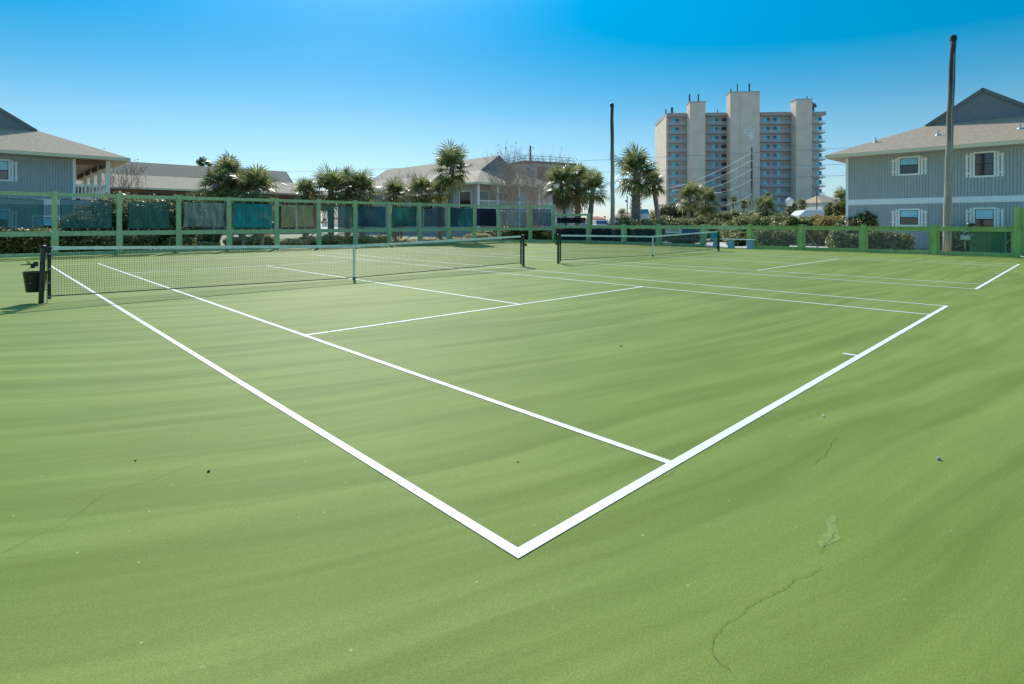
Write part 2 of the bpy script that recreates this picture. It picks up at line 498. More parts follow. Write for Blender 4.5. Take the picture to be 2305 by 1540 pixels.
tag(build('footpath', b, M['walk']), kind='structure')

def rect_line(b, x0, x1, y0, y1, z=.004):
    b.quad((x0,y0,z), (x1,y0,z), (x1,y1,z), (x0,y1,z))
def court_lines(ox, label):
    b = MB(); W = 10.97; LN = 23.77; t = .058; T = .062
    svc = 11.885 - 5.545
    SV0, SV1 = 5.545, 18.26
    # doubles sidelines run full; others butt against them
    rect_line(b, ox, ox+t, 0, LN); rect_line(b, ox+W-t, ox+W, 0, LN)
    rect_line(b, ox+t, ox+W-t, 0, T); rect_line(b, ox+t, ox+W-t, LN-T, LN)
    for xs in (1.37, W-1.37-t):
        rect_line(b, ox+xs, ox+xs+t, T, LN-T)
    for yc in (SV0, SV1):
        rect_line(b, ox+1.37+t, ox+W-1.37-t, yc-t/2, yc+t/2)
    rect_line(b, ox+W/2-t/2, ox+W/2+t/2, SV0+t/2, SV1-t/2)
    rect_line(b, ox+W/2-t/2, ox+W/2+t/2, T, T+.14)
    rect_line(b, ox+W/2-t/2, ox+W/2+t/2, LN-T-.14, LN-T)
    return tag(build('court_markings', b, M['line']), label, kind='structure')
court_lines(0, 'white lines of the near tennis court')
court_lines(D2, 'white lines of the far tennis court')

# cracks and repair patch in the near surface
def strip(b, pts, wd, z):
    P = [Vector(p) for p in pts]
    for i in range(len(P)-1):
        d = (P[i+1]-P[i]); d.normalize(); n = Vector((-d.y, d.x, 0))
        w0 = wd*random.uniform(.5, 1.3)/2; w1 = wd*random.uniform(.5, 1.3)/2
        b.quad(P[i]-n*w0+Vector((0,0,z)), P[i+1]-n*w1+Vector((0,0,z)), P[i+1]+n*w1+Vector((0,0,z)), P[i]+n*w0+Vector((0,0,z)))
def jag(pts, amp, n=6):
    out = []
    for i in range(len(pts)-1):
        for k in range(n):
            q = pts[i].lerp(pts[i+1], k/n)
            if k: q += Vector((random.uniform(-amp, amp), random.uniform(-amp, amp), 0))
            out.append(q)
    return out + [pts[-1]]
random.seed(3)
def cp(x, y): return ground(1500 + x/2.863, 1080 + y/2.863)
crk = [cp(*q) for q in ((1070,230),(1050,290),(1085,335),(1070,375),(1015,425),(990,480),(1000,570),(900,625),(820,640),(785,690),(700,730),(600,780),(510,835),(460,885),(400,915),(350,970),(300,1020),(290,1100),(330,1170),(420,1240))]
b = MB(); strip(b, jag(crk[6:], .004, 4), .0022, .0045)
strip(b, jag(crk[2:6], .003, 4), .0018, .0045)
def cl(x, y): return ground(x/1.711, 640 + y/1.711)
strip(b, jag([cl(*q) for q in ((1180,625),(960,650),(840,670),(700,710),(600,750),(400,810),(250,920),(120,980),(0,1040))], .01), .0018, .0045)
strip(b, jag([ground(*q) for q in ((1460,1090),(1500,1075),(1520,1060))], .01), .0025, .0045)
strip(b, jag([ground(*q) for q in ((1835,1045),(1860,1020),(1880,985))], .01), .0025, .0045)
tag(build('surface_cracks', b, M['crackm']), kind='structure')
b = MB()
b.poly([p + Vector((0,0,.0010)) for p in [cp(*q) for q in ((965,415),(1000,360),(1040,320),(1030,265),(1065,225),(1095,240),(1090,290),(1110,340),(1125,385),(1070,410),(1000,437))]])
#b.poly([p + Vector((0,0,.0010)) for p in [cp(*q) for q in ((650,730),(700,690),(760,650),(815,630),(850,640),(800,690),(780,720),(700,748))]])
#b.poly([p + Vector((0,0,.0025)) for p in [cl(*q) for q in ((600,752),(700,712),(800,682),(810,690),(700,722),(606,760))]])
tag(build('repair_patch', b, M['patch']), kind='structure')

# ------------------------------------------------------------------ nets
NY = 11.885
def ztop(x): return 1.07 - (1.07-.914) * (1 - abs(x-5.485)/6.4)**1.0
def zbot(x):
    t = 1 - abs(x-5.485)/6.4
    return .085 * (1-t) + .012
def make_net():
    t = thing('tennis_net', 'near tennis net with pale band and white centre strap', 'tennis net', (0, NY, 0))
    X0, X1 = -.80, 11.77
    n = 300
    xs = [X0 + (X1-X0)*i/n for i in range(n+1)]
    random.seed(5)
    b = MB(); r = .0022
    def sag(x, z):
        return .014*math.sin(x*2.3+z*4) + .008*math.sin(x*7.1-z*3)
    rows = 22
    for x in xs:
        zt, zb = ztop(x)-.055, zbot(x)+.03
        k = 5
        pts = [Vector((x + .006*math.sin(z_*9+x*3), NY + sag(x, z_), z_)) for z_ in [zt+(zb-zt)*j/k for j in range(k+1)]]
        b.tube(pts, r, 3, False)
    for j in range(1, rows):
        pts = []
        for x in xs[::4]:
            zt, zb = ztop(x)-.055, zbot(x)+.03
            z = zt + (zb-zt)*j/rows + .003*math.sin(x*5+j)
            pts.append(Vector((x, NY + sag(x, z), z)))
        b.tube(pts, r, 3, False)
    build('net_mesh', b, M['netcord'], t)
    b = MB()
    for i in range(60):
        xa, xb = X0+(X1-X0)*i/60, X0+(X1-X0)*(i+1)/60
        za, zb = ztop(xa), ztop(xb)
        for sgn in (-1, 1):
            y = NY + sgn*.012
            b.quad((xa,y,za-.062-.003*math.sin(xa*6)), (xb,y,zb-.062-.003*math.sin(xb*6)), (xb,y,zb), (xa,y,za))
        b.quad((xa,NY-.012,za), (xb,NY-.012,zb), (xb,NY+.012,zb), (xa,NY+.012,za))
    build('top_band', b, M['band'], t)
    b = MB()
    b.tube([(x, NY+.004*math.sin(x*4), zbot(x)+.03) for x in xs[::6]], .012, 5)
    build('bottom_cord', b, M['black'], t)
    for x in (X0-.01, X1+.01):
        b = MB(); b.box(x-.025, x+.025, NY-.014, NY+.014, .07, 1.06)
        sb = build('side_band', b, M['black'], t)
        for z in (.12, .38, .64, .93):
            b = MB(); b.box(x-.012, x+.012, NY-.022, NY-.015, z-.01, z+.01)
            build('grommet', b, M['steel'], sb)
    b = MB(); b.box(5.46, 5.51, NY-.02, NY-.013, .0, .914); b.box(5.46, 5.51, NY+.013, NY+.02, .0, .914); b.box(5.46,5.51,NY-.02,NY+.02,.9145,.920)
    build('centre_strap', b, M['strap'], t)
    b = MB(); b.box(5.455, 5.515, NY-.03, NY+.03, .0, .05)
    build('strap_anchor', b, M['black'], t)
    return t
net = make_net()
net_far = copy_tree(net); net_far.location.x += D2
tag(net_far, 'far tennis net on the right-hand court', 'tennis net')
net['group'] = net_far['group'] = 'tennis nets'

def make_post(x, side, label, lean=0, first=False):
    """side = -1 net to the right (left post), +1 right post"""
    t = thing('net_post', label, 'net post', (x, NY, 0), group='net posts')
    b = MB(); b.tube([(x, NY, 0), (x+lean, NY, 1.05)], .042, 12)
    build('post', b, M['dkgreen'], t, smooth=False)
    b = MB(); b.lathe([(.046,0), (.048,.02), (.040,.045), (.02,.055)], (x+lean, NY, 1.04), 12)
    b.box(min(x+lean, x+lean-side*.13), max(x+lean, x+lean-side*.13), NY-.02, NY+.02, 1.02, 1.055)
    build('cap', b, M['black'], t)
    b = MB(); b.box(x+side*.04+ (0 if side>0 else -.07), x+side*.04+(.07 if side>0 else 0), NY-.04, NY+.04, .70, .79)
    b.tube([(x+side*.08, NY, .745), (x+side*.15, NY, .745)], .018, 8)
    b.tube([(x+side*.11, NY-.03, .745), (x+side*.11, NY-.09, .70)], .01, 6)
    build('winder', b, M['dkgreen'], t)
    b = MB(); b.tube([(x-side*.085, NY, 1.03), (x-side*.085, NY, .0)], .006, 5)
    for z in (.70, .25): b.box(min(x, x-side*.085), max(x, x-side*.085), NY-.006, NY+.006, z, z+.012)
    build('lacing_rod', b, M['dkgreen'], t)
    return t
make_post(-.93, -1, 'dark green net post at the left end of the near net, beside the black bin', .03)
make_post(11.90, 1, 'dark green net post at the right end of the near net')
make_post(D2-.93, -1, 'dark green net post at the left end of the far net')
make_post(D2+11.90, 1, 'thin black net post at the right end of the far net by the blue bench')

# ball shelf and hanging bin on the near-left post
px = -.98
t = thing('hanging_bin', 'black tapered bin hung on the left net post under a small shelf', 'bin', (px-.2, NY, .38))
b = MB(); b.lathe([(.135,.0), (.14,.01), (.182,.36), (.190,.365), (.190,.385), (.176,.385), (.170,.36), (.128,.02)], (px-.02, NY+.24, .205), 24)
build('bucket', b, M['black'], t, smooth=False)
b = MB(); b.tube([(px-.02-.18, NY+.24, .58), (px-.06, NY+.22, .68), (px+.05, NY+.045, .655)], .006, 5)
build('bail_handle', b, M['steel'], t)
for z in (.50, .38):
    b = MB(); b.lathe([(.012,0), (.012,.008), (.004,.01)], (px-.10, NY+.065+.02*(.5-z), z), 8)
    build('rivet', b, M['steel'], t)
t = thing('post_shelf', 'thin black shelf bracket on the left net post above the bin', 'bracket', (px-.1, NY, .72))
b = MB(); b.box(px-.24, px+.0, NY-.045, NY+.045, .735, .75)
build('shelf', b, M['black'], t)
b = MB(); b.box(px-.10, px-.04, NY-.03, NY+.03, .67, .7348); build('bracket', b, M['black'], t)
b = MB(); k = 10
b.lathe([(.002,-.033), (.018,-.028), (.03,-.014), (.033,0), (.03,.014), (.018,.028), (.002,.033)], (px-.13, NY, .784), 14)
tag(build('tennis_ball', b, M['tball'], smooth=True), 'yellow tennis ball resting on the shelf by the left net post', 'ball')

# small debris on the surface
def debris(px_, py_, r, mt, name, label):
    p = ground(px_, py_); b = MB()
    random.seed(int(px_))
    k = 7; ring = [(p.x + r*random.uniform(.5,1.1)*math.cos(2*PI*i/k), p.y + r*random.uniform(.4,.9)*math.sin(2*PI*i/k), .003) for i in range(k)]
    top = [(p.x + (q[0]-p.x)*.6, p.y + (q[1]-p.y)*.6, r*.7+.003) for q in ring]
    for i in range(k): b.quad(ring[i], ring[(i+1)%k], top[(i+1)%k], top[i])
    b.poly(top)
    tag(build(name, b, mt), label, 'debris')
debris(470, 1063, .012, M['dirt'], 'seed_pod', 'dark seed pod on the green surface left of the near doubles line')
debris(305, 1038, .008, M['dirt'], 'seed_husk', 'tiny dark husk lying furthest left on the court surface')
debris(1398, 780, .016, M['dirt'], 'pine_cone_scale', 'dark speck lying inside the court before the service line')
debris(2113, 1035, .020, M['boots'], 'dry_leaf', 'curled tan dry leaf on the surface right of the baseline')
debris(1854, 938, .014, M['strap'], 'shell_chip', 'white shell chip just behind the baseline')
debris(1166, 1041, .007, M['dirt'], 'bark_chip', 'tiny bark chip between the sideline and singles line')

# ------------------------------------------------------------------ tall back fence
FY = 30.83
xs = [-6.60, -4.15, -1.68, .69, 3.11, 5.64, 8.06, 10.62, 13.15, 15.57, 18.04, 20.50, 23.03, 25.44, 28.05]
P2 = [(28.05, FY), (29.75, 29.05), (31.03, 27.66)]
tf = thing('tall_fence', 'tall green timber fence hung with torn windscreens behind the nets', 'fence', (12, FY, 0))
HF = 2.88
nodes_ = [(x, FY) for x in xs] + P2[1:]
random.seed(11)
for i, (x, y) in enumerate(nodes_):
    b = MB()
    h = HF + random.uniform(.0, .06)
    b.box(x-.10, x+.10, y-.10, y+.06, -.05, h)
    b.box(x-.135, x+.135, y-.135, y-.103, 0, 1.12)
    b.box(x-.112, x+.112, y-.112, y+.07, h+.001, h+.03)
    o = build('post', b, M['gwood'], tf)
    if 8 <= i <= 13:
        b = MB(); b.bar((x, y+.12, 1.05), (x-.9, y+.9, .0), .09, .05)
        build('brace', b, M['rawwood'], tf)
def rail(parent, a, c, z0, z1, th=.045, off=-.02, m='gwood'):
    a = Vector((*a, 0)); c = Vector((*c, 0)); d = (c-a).normalized(); n = Vector((d.y, -d.x, 0))
    if n.dot(Vector((CX, CY, 0)) - a) < 0: n = -n
    b = MB(); zc = (z0+z1)/2
    A = a + d*.10 + n*(-off); B_ = c - d*.10 + n*(-off)
    b.bar((A.x, A.y, zc), (B_.x, B_.y, zc), th, z1-z0)
    return build('rail', b, M[m], parent)
screens = {   # bay starting at node index: (key, left px, right px, top z, bottom z, words)
    1: ('slate', None, None), 2: ('slate', -60, 98), 3: ('slate', 135, 253), 4: ('moss', 288, 382), 5: ('pale', 412, 507),
    6: ('bright', 524, 613), 7: ('yellow', 632, 707), 8: ('sheer', 725, 794), 9: ('navy', 806, 868), 10: ('emerald', 883, 938),
    11: ('deep', 955, 1001), 12: ('teal', 1014, 1064), 13: ('black', 1073, 1117)}
words = {'bright': 'bright teal windscreen', 'yellow': 'pale yellow-green windscreen', 'black': 'black opaque windscreen', 'pale': 'creased pale windscreen', 'gauze': 'sheer pale blue windscreen', 'teal': 'teal windscreen with a diagonal fold'}
def windscreen(parent, key, a, c, z0, z1, seed, droop=.03):
    random.seed(seed)
    a = Vector((*a, 0)); c = Vector((*c, 0)); ln = (c-a).length; d = (c-a)/ln; n = Vector((d.y, -d.x, 0))
    nx, nz = 22, 10
    ph = random.uniform(0, 9); g = []
    cor = [random.uniform(-.05, .03) for _ in range(4)]
    for j in range(nz+1):
        for i in range(nx+1):
            u, v = i/nx, j/nz
            zt = z1 + cor[0]*(1-u) + cor[1]*u - droop*abs(math.sin(u*PI*3+ph))
            zb = z0 + cor[2]*(1-u) + cor[3]*u + droop*.6*abs(math.sin(u*PI*4+ph))
            z = zb + (zt-zb)*v
            q = a + d*(ln*u + .025*math.sin(v*PI)*math.copysign(1, .5-u)) + n*(.02*math.sin(u*17+v*5+ph) + .03*math.sin(v*PI)*math.sin(u*5+ph))
            g.append((q.x, q.y, z))
    b = MB(); b.v = g
    for j in range(nz):
        for i in range(nx):
            k = j*(nx+1)+i; b.f.append((k, k+1, k+nx+2, k+nx+1))
    o = build('windscreen', b, SCR[key], parent)
    if key in words: o['label'] = words[key]
    # hem cord and ties
    b = MB()
    per = [g[i] for i in range(nx+1)] + [g[j*(nx+1)+nx] for j in range(1, nz+1)] + [g[nz*(nx+1)+i] for i in range(nx-1, -1, -1)] + [g[j*(nx+1)] for j in range(nz-1, -1, -1)]
    b.tube(per, .011, 4, False)
    build('hem', b, M['black'], o)
    for i in (0, 5, 11, 16, 22):
        b = MB(); p = g[nz*(nx+1)+i]; b.tube([p, (p[0]+random.uniform(-.02,.02), p[1], p[2]+.10)], .008, 4)
        build('tie', b, M['trim'], o)
        b = MB(); p = g[i]; b.tube([p, (p[0]+random.uniform(-.02,.02), p[1], p[2]-.09)], .008, 4)
        build('tie', b, M['trim'], o)
for i in range(len(nodes_)-1):
    a, c = nodes_[i], nodes_[i+1]
    rail(tf, a, c, HF-.17, HF)
    rail(tf, a, c, .90, 1.12)
    rail(tf, a, c, .0, .15)
    if i in screens:
        k, l, r = screens[i]
        xa = a[0]+.22 if l is None else onY(l, FY)[1]
        xb = c[0]-.3 if r is None else onY(r, FY)[1]
        windscreen(tf, k, (xa, FY), (xb, FY), 1.25, 2.60, i)
dv = (Vector((29.75,29.05)) - Vector((28.05,FY)))
windscreen(tf, 'gauze', (28.05+dv.x*.14, FY+dv.y*.14), (28.05+dv.x*.88, FY+dv.y*.88), 1.25, 2.60, 31)
dv = (Vector((31.03,27.66)) - Vector((29.75,29.05)))
windscreen(tf, 'deep', (29.75+dv.x*.12, 29.05+dv.y*.12), (29.75+dv.x*.9, 29.05+dv.y*.9), 1.25, 2.60, 32)

# ------------------------------------------------------------------ low right fence
FX = 31.03
ys = [27.66, 24.16, 21.03, 18.23, 15.07, 12.14, 9.30, 6.32, 3.38, .45]
lf = thing('low_fence', 'low green timber fence with chain-link panels along the right side', 'fence', (FX, 12, 0))
HL = 1.31
for i, y in enumerate(ys[1:], 1):
    top = 2.20 if i in (1, 9) else HL+.07
    m = 'gwood2' if i >= 5 else 'gwood'
    b = MB(); b.box(FX-.10, FX+.07, y-.11, y+.11, -.05, top)
    if i not in (1, 9):
        b.prism([(FX-.12,y-.13,top+.001), (FX+.09,y-.13,top+.001), (FX+.09,y+.13,top+.001), (FX-.12,y+.13,top+.001)], (0,0,1), .03)
    b.box(FX-.05, FX+.05, y-.20, y-.112, .15, HL-.22); b.box(FX-.05, FX+.05, y+.112, y+.20, .15, HL-.22)
    build('post', b, M[m], lf)
# raised bay next to the tall fence
rail(lf, (FX, ys[0]), (FX, ys[1]), 2.02, 2.18)
rail(lf, (FX, ys[0]), (FX, ys[1]), 1.10, 1.30)
rail(lf, (FX, ys[0]), (FX, ys[1]), 0, .15)
windscreen(lf, 'black', (FX, ys[0]-.35), (FX, ys[1]+.3), 1.46, 1.93, 41, .015)
windscreen(lf, 'netting', (FX, ys[0]-.3), (FX, ys[1]+.3), .22, 1.06, 42, .0)
for i in range(1, 9):
    a, c = (FX, ys[i]), (FX, ys[i+1])
    m = 'gwood2' if i >= 5 else 'gwood'
    rail(lf, a, c, HL-.20, HL-.012, m=m)
    b = MB(); b.box(FX-.085, FX+.065, ys[i+1]+.12, ys[i]-.12, HL-.010, HL+.02)
    build('cap_rail', b, M[m], lf)
    if i != 4: rail(lf, a, c, 0, .17, m=m)
def chainlink(y0, y1, z0, z1):
    b = MB(); sp = .065; r = .0018
    hgt_, ln = z1-z0, y1-y0
    n = int((ln+hgt_)/sp)
    for k in range(n):
        for sg in (1, -1):
            # line z = z0 + (y - ys)
            s0 = -hgt_ + k*sp
            ya, za, yb, zb = s0, 0, s0+hgt_, hgt_
            if ya < 0: za = -ya; ya = 0
            if yb > ln: zb = hgt_ - (yb-ln); yb = ln
            if yb <= ya: continue
            if sg < 0: ya, yb = ln-ya, ln-yb
            xo = FX + .02 + sg*.004
            b.tube([(xo, y0+ya, z0+za), (xo, y0+yb, z0+zb)], r, 3, False)
    return build('chain_link', b, M['mesh'], lf)
windscreen(lf, 'netting', (FX, ys[1]-.3), (FX, ys[2]+.3), .22, 1.06, 43, .0)
windscreen(lf, 'netting', (FX, ys[2]-.3), (FX, ys[3]+.3), .22, 1.06, 44, .0)
for i in (1, 2, 3, 5, 6, 7, 8):
    chainlink(ys[i+1]+.20, ys[i]-.20, .17, HL-.21)
b = MB(); b.bar((FX+.12, ys[6]-.15, 1.1), (FX+.45, ys[6]-.75, .05), .09, .05)
build('brace', b, M['rawwood'], lf)
# gate latch on the gate bay
b = MB(); b.box(FX-.13, FX-.10, ys[3]-.33, ys[3]-.27, .38, .52); b.box(FX-.14, FX-.10, ys[4]+.14, ys[4]+.20, .62, .74)
build('latch', b, M['steel'], lf)

# plank fence going on to the right of the tall end post
pf = thing('plank_fence', 'tall green plank fence at the right edge beyond the low fence', 'fence', (FX, -2, 0))
b = MB()
for k in range(14):
    z = .05 + k*.15
    b.box(FX-.02, FX+.02, -9, .32, z, z+.143)
build('planks', b, M['gwood2'], pf)
for y in (-2.0, -4.6, -7.2):
    b = MB(); b.box(FX+.03, FX+.16, y-.07, y+.07, -.05, 2.2); build('post', b, M['gwood2'], pf)

# sign hung behind the gate bay
sg = thing('banner_sign', 'white and blue banner hung behind the green fence gate', 'sign', (FX+.12, 16.6, 1.0))
yA = onX(1498, FX+.12)[1]; yM = onX(1535, FX+.12)[1]; yB = onX(1569, FX+.12)[1]
b = MB(); b.box(FX+.11, FX+.13, yM+.002, yA, .82, 1.10); build('white_panel', b, M['trim'], sg)
b = MB(); b.box(FX+.11, FX+.13, yB, yM, .82, 1.10); build('blue_panel', b, M['royal'], sg)
def text(s, size, loc, rot, m, parent, name='lettering'):
    cu = bpy.data.curves.new(name, 'FONT'); cu.body = s; cu.size = size; cu.extrude = .002
    cu.align_x = 'CENTER'; cu.align_y = 'CENTER'
    cu.materials.append(m)
    o = bpy.data.objects.new(name, cu); COL.objects.link(o)
    bpy.context.view_layer.update()
    me = bpy.data.meshes.new_from_object(o); bpy.data.objects.remove(o)
    me.name = name; o = bpy.data.objects.new(name, me); COL.objects.link(o)
    o.parent = parent
    r = root_of(parent)
    Mi = Matrix.LocRotScale(r.location, r.rotation_euler, r.scale).inverted()
    o.matrix_local = Mi @ (Matrix.Translation(loc) @ rot.to_4x4())
    return o
from mathutils import Euler
text('LOMAK', .24, (FX+.106, (yM+yA)/2, .99), Euler((R(90), 0, R(-90))).to_matrix(), M['royal'], sg)

# ------------------------------------------------------------------ bench, box, lamp box
yL, yR = onX(1597, 30.35)[1], onX(1699, 30.35)[1]
bn = thing('court_bench', 'long pale blue bench in front of the open fence bay', 'bench', (30.35, (yL+yR)/2, 0))
b = MB(); b.box(30.15, 30.55, yR, yL, .50, .545); build('seat', b, M['benchtop'], bn, bevel=.008)
for p in (1612, 1646, 1689):
    y = onX(p, 30.35)[1]
    b = MB(); b.prism([(30.2, y-.15, .0), (30.2, y+.15, .0), (30.2, y+.12, .40), (30.2, y+.18, .498), (30.2, y-.18, .498), (30.2, y-.12, .40)], (1,0,0), .3)
    build('leg', b, M['bench'], bn)
yc = onX(1609, 30.35)[1]
cb = thing('blue_box', 'bright blue box standing on the left end of the pale blue bench', 'box', (30.35, yc, .546))
b = MB(); b.box(30.17, 30.53, yc-.21, yc+.23, .547, .93); build('body', b, M['bluebox'], cb, bevel=.02)
b = MB(); b.box(30.16, 30.54, yc-.22, yc+.24, .931, .97); build('lid', b, M['trim'], cb, bevel=.01)
b = MB(); b.box(30.33, 30.37, yc-.28, yc-.222, .60, .93); build('side_panel', b, M['bench'], cb)

# electrical box, conduit, cabinet at right
ye = onX(2173, 30.88)[1]
eb = thing('electric_box', 'grey weatherproof electric box on the low fence with a bent conduit', 'electric box', (30.88, ye, .9))
b = MB(); b.box(30.82, 30.925, ye-.18, ye+.18, .72, .94); build('box', b, M['greybox'], eb, bevel=.012)
b = MB(); b.tube([(30.86, ye+.08, .94), (30.86, ye+.07, 1.03), (30.86, ye-.02, 1.10), (30.86, ye-.14, 1.12)], .022, 8)
b.tube([(30.86, ye-.18, .96), (30.86, ye-.28, .97)], .02, 8)
b.tube([(30.86, ye+.02, .72), (30.90, ye+.0, .17)], .016, 8)
build('conduit', b, M['greybox'], eb, smooth=True)
b = MB(); b.box(30.813, 30.819, ye-.14, ye+.14, .75, .91); build('cover', b, M['steel'], eb)
fl = thing('floodlight', 'dark round floodlight on the top rail above the electric box', 'lamp', (30.95, ye-.2, 1.33))
b = MB(); b.lathe([(.03,0), (.13,.02), (.17,.08), (.15,.14), (.05,.17)], (30.95, ye-.18, 1.335), 16); build('housing', b, M['dkgreen'], fl, smooth=True)
b = MB(); b.tube([(30.95, ye-.18, 1.335), (30.95, ye-.18, 1.20)], .02, 6); build('stem', b, M['greybox'], fl)
gc = thing('utility_cabinet', 'dark green utility cabinet just behind the low fence at right', 'cabinet', (31.8, 1.9, 0))
y0, y1 = onX(2262, 31.5)[1], onX(2182, 31.5)[1]
b = MB(); b.box(31.5, 32.2, y0, y1, 0, 1.12); build('body', b, M['greenbox'], gc, bevel=.02)
b = MB(); b.box(31.46, 32.24, y0-.04, y1+.04, 1.121, 1.16); build('lid', b, M['greenbox'], gc, bevel=.01)
b = MB(); b.box(31.485, 31.499, (y0+y1)/2-.01, (y0+y1)/2+.01, .05, 1.08); b.box(31.47, 31.498, y1-.2, y1-.12, .45, .55); build('handle', b, M['iron'], gc)

# ------------------------------------------------------------------ wooden poles
def pole(label, foot, top, r0, r1, bend):
    t = thing('light_pole', label, 'pole', (foot[0], foot[1], 0), group='bare wooden poles by the courts')
    b = MB(); n = 14; foot = Vector(foot); top = Vector(top)
    rt = (at(1400, 10)-at(1300, 10)).normalized()
    pts = [foot.lerp(top, k/n) + rt*(bend*math.sin(PI*k/n) + .012*math.sin(k*1.9)) for k in range(n+1)]
    b.tube(pts, [r0+(r1-r0)*k/n + .006*math.sin(k*2.3) for k in range(n+1)], 12)
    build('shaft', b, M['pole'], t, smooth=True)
    b = MB(); b.lathe([(r1+.02, 0), (r1+.03, .05), (r1+.02, .22), (r1-.03, .26)], tuple(top - Vector((0,0,.12))), 12)
    build('cap', b, M['iron'], t)
    b = MB(); q = rt*(-1)
    v = (Vector((CX,CY,0))-foot); v.z = 0; v.normalize()
    c0 = [p + v*(r0+.012)*.9 + rt*.07 for p in pts[:n]]
    b.tube([Vector(p) for p in c0], .014, 5)
    build('conduit', b, M['steel'], t)
f_ = at(2131, 26.9); d2 = 26.9; t_ = at(2146, d2); t_.z = hgt(86, d2)
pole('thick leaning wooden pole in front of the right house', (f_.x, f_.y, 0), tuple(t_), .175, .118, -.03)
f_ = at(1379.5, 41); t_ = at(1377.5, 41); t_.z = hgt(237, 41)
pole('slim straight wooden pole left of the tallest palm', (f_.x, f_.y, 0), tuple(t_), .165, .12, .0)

# ------------------------------------------------------------------ houses
def window(parent, cx, w, z0, z1, y, split=.5, top='skyglass', shutters=True, sw=.30):
    """window on the local plane y (outside is -y); returns its frame"""
    f = .10
    b = MB()
    b.box(cx-w/2-f, cx+w/2+f, y-.06, y-.002, z1, z1+f); b.box(cx-w/2-f, cx+w/2+f, y-.06, y-.002, z0-f, z0)
    b.box(cx-w/2-f, cx-w/2, y-.06, y-.002, z0, z1); b.box(cx+w/2, cx+w/2+f, y-.06, y-.002, z0, z1)
    fr = build('window', b, M['trim'], parent, local=True)
    zm = z0 + (z1-z0)*split
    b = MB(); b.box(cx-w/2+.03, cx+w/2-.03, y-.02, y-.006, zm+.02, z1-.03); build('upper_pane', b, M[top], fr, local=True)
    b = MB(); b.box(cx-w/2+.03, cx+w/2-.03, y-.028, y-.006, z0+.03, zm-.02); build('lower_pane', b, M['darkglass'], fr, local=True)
    b = MB(); b.box(cx-w/2+.03, cx+w/2-.03, y-.035, y-.004, zm-.02, zm+.02); b.box(cx-w/2, cx-w/2+.03, y-.03, y-.004, z0, z1); b.box(cx+w/2-.03, cx+w/2, y-.03, y-.004, z0, z1)
    b.box(cx-w/2+.03, cx+w/2-.03, y-.03, y-.004, z1-.03, z1); b.box(cx-w/2+.03, cx+w/2-.03, y-.03, y-.004, z0, z0+.03)
    build('sash', b, M['iron'], fr, local=True)
    if shutters:
        for sg in (-1, 1):
            b = MB(); xa = cx + sg*(w/2+f+.03); 
            for k, (dx) in enumerate((.05, .22)):
                x = xa + sg*dx; zt = z1 + (.04 if k == 0 else -.02)
                b.prism([(x-.05,y-.05,z0-.10), (x+.05,y-.05,z0-.10), (x+.05,y-.05,zt-.02), (x+.02,y-.05,zt+.03), (x-.02,y-.05,zt+.03), (x-.05,y-.05,zt-.02)], (0,1,0), .03)
            lo, hi = min(xa, xa+sg*.31), max(xa, xa+sg*.31)
            for z in (z0+.10, z1-.17): b.box(lo, hi, y-.075, y-.051, z, z+.08)
            build('shutter', b, M['trim'], parent, local=True)
    return fr

def roof_and_gables(t, L, ze=5.78, W=14.4, T=4.45, rise=1.85, up=1.87, ov=.95):
    zb = ze + rise; zt = zb + up; m = W/2
    b = MB()
    b.quad((0,0,ze), (W,0,ze), (W-T,T,zb), (T,T,zb))
    b.quad((W,L,ze), (0,L,ze), (T,L-T,zb), (W-T,L-T,zb))
    b.quad((0,L,ze), (0,0,ze), (T,T,zb), (T,L-T,zb))
    b.quad((W,0,ze), (W,L,ze), (W-T,L-T,zb), (W-T,T,zb))
    build('roof', b, M['roof'], t, local=True)
    b = MB(); o = .18; e = .03
    sl = up/(m-T)
    b.quad((T-e,T-o,zb+.02-e*sl), (m,T-o,zt+.02), (m,L-T+o,zt+.02), (T-e,L-T+o,zb+.02-e*sl))
    b.quad((m,T-o,zt+.02), (W-T+e,T-o,zb+.02-e*sl), (W-T+e,L-T+o,zb+.02-e*sl), (m,L-T+o,zt+.02))
    build('ridge_roof', b, M['roof'], t, local=True)
    for y in (T, L-T):
        b = MB(); b.poly([(T,y,zb-.06), (W-T,y,zb-.06), (m,y,zt)])
        g = build('gable', b, M['gable'], t, local=True)
        b = MB(); yy = y-.10 if y == T else y+.10
        b.bar((T-.02,yy,zb-.05), (m,yy,zt-.06), .04, .16); b.bar((m,yy,zt-.06), (W-T+.02,yy,zb-.05), .04, .16)
        build('rake_board', b, M['gable'], g, local=True)
    # fascia and soffit
    b = MB(); h = .20; k = .03
    b.box(0-k, W+k, -k, 0, ze-h, ze-.01); b.box(0-k, W+k, L, L+k, ze-h, ze-.01)
    b.box(-k, 0, 0, L, ze-h, ze-.01); b.box(W, W+k, 0, L, ze-h, ze-.01)
    build('fascia', b, M['fascia'], t, local=True)
    b = MB(); b.box(.001, W-.001, .001, L-.001, ze-h+.01, ze-h+.04)
    build('soffit', b, M['soffit'], t, local=True)

